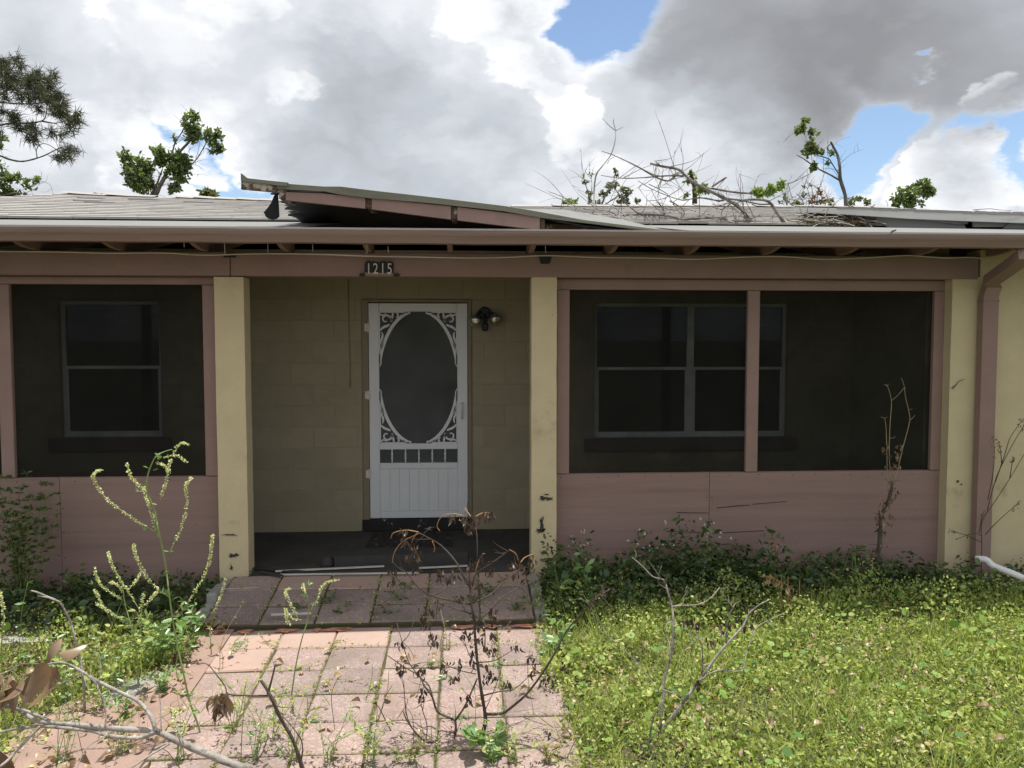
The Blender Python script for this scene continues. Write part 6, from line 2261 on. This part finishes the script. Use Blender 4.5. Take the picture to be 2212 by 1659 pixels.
def make_dead_shrubs():
    # central shrub
    Y = -2.2
    root = thing('dead_shrub', 'dead shrub with withered dark leaves in the middle of the path', 'shrub')
    mb = MB()
    ob = MB()
    limbs = [([(820, 1680), (840, 1610), (890, 1520), (930, 1380), (930, 1300), (905, 1150), (885, 1000), (870, 850), (860, 700), (842, 600), (832, 480), (800, 420)], 5.2, 1.6, 0),
             ([(935, 1310), (1040, 1305), (1110, 1260), (1200, 1180), (1300, 1050), (1380, 920), (1460, 770), (1540, 680), (1640, 570), (1740, 500)], 3.0, 1.2, -.25),
             ([(830, 1620), (760, 1550), (690, 1500), (560, 1490), (500, 1450), (430, 1360), (400, 1290)], 2.4, 1.0, -.15), ([(560, 1610), (430, 1530), (330, 1430), (240, 1260), (200, 1245)], 1.6, .6, .1),
             ([(500, 1470), (430, 1340), (410, 1200), (405, 1090)], 1.4, .6, .1), ([(550, 1490), (555, 1380), (525, 1280), (520, 1190)], 1.2, .5, -.1),
             ([(735, 1470), (740, 1360), (690, 1330), (620, 1290), (590, 1200), (540, 1130), (500, 1060), (400, 1000), (300, 930)], 3.0, .7, .2), ([(610, 1270), (570, 1130), (520, 1080), (440, 980), (400, 860), (360, 720)], 1.8, .6, .25),
             ([(400, 840), (440, 790), (472, 700)], .9, .5, 0), ([(740, 1350), (800, 1260), (850, 1150), (880, 1080)], 2.0, 1.4, 0), ([(842, 600), (740, 580), (600, 545), (500, 490), (430, 400), (380, 360)], 2.2, .8, -.2),
             ([(600, 545), (680, 495), (780, 440)], 1.3, .7, .1), ([(600, 540), (500, 560), (420, 595)], 1.1, .5, -.1), ([(850, 590), (960, 540), (1060, 450), (1150, 370)], 1.8, .8, .2), ([(860, 580), (930, 520), (1020, 470), (1100, 400)], 1.2, .6, -.1),
             ([(842, 500), (780, 400), (740, 320), (650, 220), (560, 165), (490, 130)], 1.9, .8, .1), ([(880, 330), (880, 180), (870, 100), (840, 30), (800, 0)], 1.0, .6, .15), ([(832, 480), (830, 330), (840, 300)], 1.2, .6, 0),
             ([(850, 480), (870, 400), (960, 340), (1060, 270), (1090, 245)], 1.4, .6, -.1), ([(860, 670), (930, 720), (990, 760)], 1.2, .5, 0), ([(845, 660), (720, 620), (630, 585)], 1.4, .6, .1), ([(868, 720), (960, 640), (1060, 540), (1180, 480), (1280, 430)], 1.6, .6, .2),
             ([(890, 975), (1000, 960), (1130, 880)], 1.2, .5, -.1), ([(915, 1190), (1040, 1160), (1120, 1150), (1240, 1040)], 1.5, .6, .15), ([(930, 880), (930, 760), (905, 600)], 1.2, .6, .1), ([(870, 1050), (780, 1030), (700, 1000), (650, 960)], 1.0, .5, -.2),
             ([(890, 1000), (830, 930), (790, 800), (780, 740)], .9, .4, .1), ([(860, 700), (780, 600), (770, 500)], .9, .4, 0), ([(1180, 1330), (1290, 1370), (1420, 1400)], .9, .4, .1), ([(930, 1290), (1000, 1130), (1040, 1000)], .9, .4, 0),
             ([(1300, 1060), (1240, 1000), (1240, 900)], .8, .4, 0), ([(625, 580), (612, 710)], .9, .5, 0), ([(745, 1470), (740, 1560), (800, 1600), (830, 1640)], 2.2, 2.6, 0)]
    for pts, a, b, dY in limbs:
        l = line(Z2, pts, Y, dY, .03, 3)
        add_limb(mb, l, a * 1.12, b * 1.2, 6, .12)
        if len(pts) > 3:
            twigs(mb, l, len(pts), .03, .13, .9, .8, (0, 0, .2))
    for pts in ([(500, 130), (420, 118), (340, 135), (320, 170)], [(500, 140), (400, 190), (345, 260), (330, 330)], [(490, 135), (465, 175), (455, 200)], [(590, 190), (605, 230), (600, 260)], [(790, 25), (720, 12), (650, 30), (620, 90), (640, 125)], [(840, 30), (810, -10), (800, -25)], [(870, 30), (920, 5), (965, 8)],
                [(1090, 245), (1130, 270), (1150, 320)], [(1160, 330), (1190, 295), (1245, 275), (1240, 310)], [(620, 550), (570, 590), (555, 625)], [(840, 480), (900, 290), (930, 270)]):
        ob = MB()
        add_limb(ob, line(Z2, pts, Y, .05, .01, 4), 1.3, .8, 6, .08)
        ob.build('dry_tip', M['orange_twig'], root, True)
    mb.build('stem', M['bark_dark'], root, True)
    cl = [(420, 200), (440, 260), (480, 220), (500, 260), (460, 300), (340, 400), (330, 440), (490, 370), (640, 420), (640, 380), (545, 620), (540, 660), (560, 700), (530, 690), (550, 730), (580, 650), (730, 370), (720, 420), (860, 330), (850, 350), (910, 290), (965, 370), (960, 390), (1110, 330), (1130, 400),
          (1165, 340), (1200, 380), (1215, 310), (1235, 330), (1200, 430), (820, 50), (830, 80), (840, 110), (800, 40), (860, 60), (940, 15), (960, 20), (950, 40), (720, 30), (990, 640), (985, 680), (585, 800), (585, 850), (390, 850), (390, 990), (385, 1020), (520, 1010), (525, 1035), (540, 1150), (670, 990), (660, 1020), (750, 980),
          (720, 1090), (735, 1075), (800, 780), (840, 790), (850, 920), (855, 970), (900, 820), (935, 880), (960, 890), (990, 900), (975, 800), (1125, 870), (960, 1010), (990, 1060), (950, 1075), (1080, 1105), (820, 1200), (825, 1215), (1235, 950), (1240, 1030), (1310, 1085), (1365, 1080), (1355, 1090), (1340, 1410), (1345, 1430),
          (640, 590), (900, 740), (770, 550), (1440, 990), (905, 470), (400, 130), (735, 1420), (740, 1440), (520, 1190)]
    hang_leaves(Z2, cl, Y, 8, .036, 'dead_leaf', root, spread=5)
    base_at(root, Vector((W(*Z2(820, 1680), Y).x, Y, path_z(Y))))
    # right shrub
    Y = -2.35
    root = thing('dead_shrub', 'bare dead shrub with pale lower stem at the edge of the lawn', 'shrub')
    mb = MB()
    limbs = [(Z2, [(1860, 1720), (1900, 1659), (1980, 1560), (2060, 1440), (2150, 1320), (2212, 1235)], 5.4, 3.6, 0), (Z3, [(0, 1235), (110, 1090), (200, 960), (290, 850), (390, 740), (430, 660), (500, 600), (570, 565)], 3.6, .9, .2),
             (Z2, [(2060, 1440), (2085, 1200), (2090, 1100), (2140, 900), (2150, 700), (2140, 610), (2110, 500), (2090, 440), (2020, 420), (1950, 350), (1885, 295)], 3.2, .8, .2), (Z2, [(1900, 1650), (1990, 1480), (2020, 1340), (2080, 1220)], 3.0, 1.6, -.1),
             (Z2, [(2140, 612), (2220, 606), (2310, 600), (2390, 560), (2450, 490)], 1.4, .7, .1), (Z2, [(2150, 700), (2100, 740), (2115, 820), (2130, 870)], 1.3, .8, -.1), (Z3, [(285, 850), (280, 760), (310, 650), (325, 620), (280, 560), (240, 495)], 1.8, .6, -.15),
             (Z3, [(325, 620), (345, 590), (375, 578)], 1.0, .6, 0), (Z3, [(125, 1060), (125, 860), (60, 800), (0, 720), (-30, 690)], 1.5, .7, -.2), (Z3, [(110, 1090), (230, 1025), (380, 1030), (410, 930), (470, 760), (560, 700), (670, 650)], 1.5, .6, .25),
             (Z2, [(2060, 1170), (1970, 1040), (1800, 860), (1720, 790), (1560, 520)], 1.0, .4, .2), (Z2, [(2080, 1150), (2180, 1180), (2290, 1200)], 1.0, .5, 0), (Z2, [(2110, 500), (2050, 450), (2075, 350)], .8, .4, 0), (Z3, [(430, 660), (425, 630)], 1.4, .8, 0),
             (Z3, [(0, 610), (20, 500), (30, 480)], .6, .3, 0), (Z3, [(0, 890), (90, 830), (160, 810)], .8, .4, .1)]
    for z, pts, a, b, dY in limbs:
        l = line(z, pts, Y, dY, .03, 3)
        add_limb(mb, l, a * 1.1, b * 1.1, 7, .14)
        if len(pts) > 3:
            twigs(mb, l, 4, .03, .12, .7, .8, (0, 0, .2))
    mb.build('stem', M['bark_pale'], root, True)
    hang_leaves(Z3, [(60, 690), (40, 700), (95, 720), (275, 755), (320, 720), (415, 730), (200, 830), (180, 840), (105, 1110)], Y, 8, .035, 'dead_leaf', root)
    hang_leaves(Z2, [(1700, 510), (1680, 540), (1740, 515), (1620, 600), (2095, 440), (2090, 1310)], Y + .1, 9, .03, 'dead_leaf', root, 'seed_heads')
    base_at(root, Vector((W(*Z2(1860, 1720), Y).x, Y, ground_z(0, Y))))
    # branch lying across the lower left
    Y = -3.0
    root = thing('fallen_branch', 'thick pale forked branch lying across the lower left corner', 'branch')
    mb = MB()
    limbs = [([(2000, 1900), (1800, 1770), (1560, 1655), (1400, 1590), (1250, 1530), (1100, 1460), (1010, 1420), (850, 1410), (700, 1400), (500, 1380), (350, 1370), (230, 1350), (120, 1280), (0, 1220), (-150, 1170)], 8.0, 2.6, .1),
             ([(1010, 1425), (900, 1465), (700, 1450), (600, 1420), (300, 1390), (150, 1400), (0, 1430), (-150, 1500)], 4.0, 2.2, .1), ([(1010, 1420), (980, 1330), (900, 1230), (780, 1170), (640, 1100), (540, 1040), (450, 990), (380, 975), (300, 990)], 4.2, 1.6, .3),
             ([(680, 1410), (685, 1300), (640, 1150), (590, 1080), (530, 1040)], 1.8, 1.2, .1), ([(1100, 1500), (950, 1590), (850, 1659), (780, 1700)], 2.2, 1.4, -.2), ([(260, 1390), (150, 1500), (60, 1600), (0, 1650)], 3.0, 2.2, -.1),
             ([(350, 1370), (200, 1300), (90, 1270), (-60, 1250)], 3.0, 2.0, .1), ([(640, 1150), (650, 1000), (640, 920), (590, 900)], 1.0, .5, .1), ([(540, 1040), (420, 1100), (300, 1170)], 1.0, .6, .1), ([(1190, 1500), (1150, 1400), (1120, 1370)], 1.6, .8, .1),
             ([(1045, 1420), (1040, 1250), (1020, 1100)], 1.2, .6, .1), ([(300, 990), (150, 985), (40, 1040), (-60, 1060)], 1.4, 1.0, 0), ([(700, 1440), (560, 1530), (500, 1659)], 1.2, .7, -.1)]
    for pts, a, b, dY in limbs:
        l = line(Z1, pts, Y, dY, .03, 3)
        add_limb(mb, l, a * 1.2, b * 1.2, 8, .10)
        if len(pts) > 3:
            twigs(mb, l, 3, .04, .14, .8, .8, (0, 0, .1))
    mb.build('limb', M['bark_pale'], root, True)
    P_, A_, S_ = [], [], []
    for (x, y, dx, dy, s) in [(400, 820, -90, 140, 150), (380, 920, 170, -30, 190), (300, 980, -120, 230, 300), (330, 990, -80, 260, 270), (360, 1000, 20, 130, 140), (200, 1060, -20, 190, 200), (60, 1050, -30, 150, 190), (150, 1060, -120, 160, 220), (20, 1100, 70, 150, 200), (90, 1090, -60, 170, 190),
                              (-30, 1050, 30, 160, 190), (230, 1040, 60, 120, 150), (60, 1600, 30, 60, 120), (420, 1570, 70, 110, 160), (560, 1560, -20, 120, 160), (0, 1550, 60, 100, 180), (380, 1610, -70, 50, 140), (980, 1600, -60, 70, 130), (-60, 1120, 40, 150, 200), (140, 1100, 30, 140, 170), (40, 1180, -40, 110, 150)]:
        p = W(*Z1(x, y), Y + RP.uniform(-.05, .12))
        q = W(*Z1(x + dx, y + dy), Y + RP.uniform(-.05, .12))
        P_.append(tuple(p))
        A_.append(tuple(q - p))
        S_.append(1.2 * s / 3 * dist_y(Y) / F)
    S_ = np.array(S_)
    o = leaves('dead_leaves', [leaf_arrays(WITHER, np.array(P_), np.array(A_), S_, S_ * .34)], M['brown_leaf'], root)
    base_at(root, Vector((W(*Z1(2000, 1900), Y).x, Y, ground_z(0, Y))))
    # upright snapped shoot with a leaf bunch
    Y = -2.6
    root = thing('snapped_shoot', 'snapped grey shoot with a bunch of brown leaves on the path', 'shrub')
    mb = MB()
    for pts, a, b, dY in (([(2010, 1800), (1960, 1659), (1900, 1480), (1820, 1340), (1770, 1230), (1730, 1150), (1690, 1090)], 4.6, 3.4, 0), ([(1735, 1180), (1760, 1090), (1785, 985)], 2.8, 1.6, 0), ([(1735, 1190), (1600, 1190), (1480, 1180), (1460, 1130), (1400, 1050), (1340, 985), (1270, 985)], 2.0, .8, .1),
                           ([(1480, 1190), (1400, 1210), (1310, 1230)], 1.2, .6, .1), ([(1770, 1250), (1830, 1265), (1885, 1268)], 1.0, .5, 0), ([(1950, 1640), (1960, 1500), (1900, 1400), (1830, 1320)], 1.6, .8, 0), ([(1640, 1640), (1700, 1560), (1740, 1440)], 1.6, 1.0, 0)):
        l = line(Z1, pts, Y, dY, .02, 3)
        add_limb(mb, l, a, b, 7, .12)
        twigs(mb, l, 2, .03, .08, .7)
    mb.build('stem', M['bark_dark'], root, True)
    hang_leaves(Z1, [(1400, 1190), (1430, 1185), (1460, 1190), (1440, 1230), (1480, 1210)], Y, 5, .085, 'brown_leaf', root, spread=4, width=.3)
    base_at(root, Vector((W(*Z1(2010, 1800), Y).x, Y, path_z(Y))))
    # bent stick at the left
    Y = -1.9
    root = thing('bent_stick', 'bare bent grey stick rising at the left edge', 'stick')
    mb = MB()
    add_limb(mb, line(Z1, [(200, 510), (240, 520), (300, 545), (380, 580), (420, 640), (460, 720), (485, 820), (500, 880), (520, 960), (535, 1060), (545, 1160), (550, 1300)], Y, 0, .02), 1.6, 3.0, 7)
    add_limb(mb, line(Z1, [(245, 545), (310, 555), (390, 585)], Y - .01, 0, 0), 1.2, 1.8, 6)
    mb.build('stem', M['bark_pale'], root, True)
    base_at(root, W(*Z1(550, 1300), Y))


make_dead_shrubs()


def make_wall_plants():
    # vine-wrapped dead stalk before the right screen
    Y = -.20
    root = thing('vine_stalk', 'dead stalk wrapped in dry vine before the right screen panel', 'plant')
    mb = MB()
    tb = MB()
    l = line(Z6, [(185, 1490), (185, 1350), (200, 1200), (200, 1080), (230, 1000), (265, 920), (290, 830), (295, 790)], Y, .08)
    add_limb(mb, l, 5.2, 3.5, 8, .22)
    twigs(mb, l, 34, .03, .10, .8, 1.0)
    mb.build('stem', M['bark_dark'], root, True)
    for pts, a, b in (([(262, 860), (255, 720), (250, 560), (245, 400), (235, 320)], 1.1, .6), ([(285, 800), (275, 715), (268, 560), (275, 350), (285, 190), (255, 80), (240, 66)], 1.1, .5), ([(295, 800), (330, 710), (370, 540), (420, 350), (415, 270), (390, 160), (380, 80), (360, 20)], 1.2, .5),
                      ([(285, 190), (340, 140), (380, 90)], .6, .5), ([(255, 80), (228, 66)], .6, .4), ([(255, 80), (270, 62)], .5, .3), ([(235, 320), (205, 310)], .6, .3), ([(235, 320), (260, 310)], .6, .3), ([(270, 465), (300, 468), (314, 450)], .6, .3), ([(420, 340), (462, 298)], .7, .4), ([(415, 260), (440, 250)], .5, .3), ([(380, 80), (392, 100)], .6, .4)):
        q = line(Z6, pts, Y + .05, .02)
        add_limb(tb, q, a, b, 5, .1)
    tb.build('dry_tips', M['dry_stem'], root, True)
    P_ = []
    for (x, y) in ((300, 800), (310, 850), (270, 930), (240, 960), (215, 1000), (270, 1030), (265, 1110), (200, 1060), (190, 1130), (225, 1160), (240, 540), (265, 680), (345, 600), (355, 535), (318, 670), (290, 590), (210, 1250), (180, 1340)):
        P_.append((x, y))
    hang_leaves(Z6, P_, Y, 5, .045, 'brown_leaf', root, 'dry_leaves', 5, .45)
    base_at(root, Vector((W(*Z6(185, 1490), Y).x, Y, ground_z(0, Y))))
    # thin dry weed before the yellow wall
    Y = -.22
    root = thing('wall_weed', 'thin dry branching weed against the yellow wall at right', 'weed')
    mb = MB()
    P_ = []
    for pts in ([(955, 1480), (960, 1260), (960, 1100), (1010, 1010), (1060, 940), (1170, 770), (1276, 590), (1340, 480)], [(1000, 1010), (1060, 790), (1110, 670), (1200, 500), (1260, 400), (1290, 330)], [(1005, 930), (1040, 760), (1055, 600), (1050, 460)], [(985, 1190), (1080, 1090), (1180, 1000), (1240, 945)], [(1110, 670), (1100, 560), (1085, 490)],
                [(1060, 800), (1130, 600), (1170, 470), (1230, 380), (1260, 330)], [(960, 1200), (900, 1180), (780, 1220)], [(960, 1250), (860, 1200), (760, 1170), (725, 1160)], [(940, 1180), (960, 1060), (975, 1020)], [(1170, 770), (1190, 640), (1200, 610)]):
        q = line(Z6, pts, Y, .02)
        add_limb(mb, q, 1.1, .5, 5, .12)
        P_ += [pts[-1], pts[-2], ((pts[-1][0] + pts[-2][0]) / 2, (pts[-1][1] + pts[-2][1]) / 2)]
    mb.build('stem', M['bark_dark'], root, True)
    hang_leaves(Z6, P_, Y, 4, .018, 'brown_leaf', root, 'seed_heads', 3, .6)
    base_at(root, Vector((W(*Z6(955, 1480), Y).x, Y, ground_z(0, Y))))
    # creeper curl on the right column
    root = thing('creeper_curl', 'small dry creeper curl clinging to the right column', 'plant')
    mb = MB()
    add_limb(mb, line(Z6, [(738, 96), (760, 80), (775, 60), (795, 40), (835, 27)], -.012), 1.2, .5, 5)
    mb.build('stem', M['bark_dark'], root)
    hang_leaves(Z6, [(750, 80), (758, 70)], -.014, 4, .02, 'olive_leaf', root, 'dry_leaves', 2)
    base_at(root, W(*Z6(738, 96), -.012))
    # brown fern-like stalks in the border
    for (label, z, pts, Y, a) in (('orange-brown bent dead stalk rising before the plywood', Z3, [(600, 330), (605, 240), (598, 190), (580, 155), (552, 140)], -.25, 2.0), ('drooping pale dead stalk at the sun edge of the border', Z3, [(690, 640), (700, 560), (680, 480), (630, 450), (570, 420), (500, 420)], -.85, 1.3)):
        root = thing('dead_stalk', label, 'weed')
        mb = MB()
        l = line(z, pts, Y, 0, 0, 4)
        add_limb(mb, l, a, .8, 6)
        g = Vector((l[0].x, l[0].y, ground_z(0, l[0].y) - .02))
        mb.tube([g, l[0]], .004, 5)
        mb.build('stem', M['orange_twig'], root, True)
        hang_leaves(z, pts[1:-1] if Y < -.5 else pts[2:3], Y, 9 if Y < -.5 else 3, .05, 'tan_leaf', root, 'dry_leaves', 5, .4)
        base_at(root, g)
    # short brown spikes in the border
    for (x, y) in ((640, 410), (683, 415), (758, 440), (110, 530), (150, 545)):
        p = W(*Z3(x, y), -.8)
        g = Vector((p.x, p.y, ground_z(0, p.y) - .02))
        mb = MB().tube([g, g.lerp(p, .6), p], [.003, .0045, .003], 6)
        mb.build('brown_spike', M['orange_twig'], None, label='short upright brown seed spike at the sun edge', cat='weed', group='brown seed spikes at the lawn edge')


make_wall_plants()


# ------------------------------------------------------------------ tell alike things apart by their order in the picture
ORD = ['leftmost', 'second from left', 'third from left', 'fourth from left', 'fifth from left', 'sixth from left', 'seventh from left', 'eighth from left', 'ninth from left', 'tenth from left',
       'eleventh from left', 'twelfth from left', 'thirteenth from left', 'fourteenth from left', 'fifteenth from left', 'sixteenth from left', 'seventeenth from left', 'eighteenth from left']


def relabel(stem, phrase):
    def at(o):
        p = o.location if o.data is None else Vector(o.data.vertices[0].co)
        return (p.x - CAM.x) / (p.y - CAM.y)
    os_ = sorted([o for o in COL.objects if o.name.split('.')[0] == stem and o.parent is None], key=at)
    for i, o in enumerate(os_):
        o['label'] = ORD[i] + ' of the ' + phrase


relabel('spilling_weed', 'leafy weeds spilling over the left path edge')
relabel('border_weed', 'loose dark weeds in the right shaded border')
relabel('joint_weed', 'small green weeds in the sunlit path joints')
relabel('landing_weed', 'small dark weeds in the shaded landing joints')
relabel('fallen_leaf', 'single curled tan dead leaves on the ground')
relabel('dry_stalk', 'thin straw-coloured stalks standing in paver joints')
relabel('hanging_string', 'white string ends hanging under the eave')
relabel('brown_spike', 'short upright brown seed spikes at the sun edge')
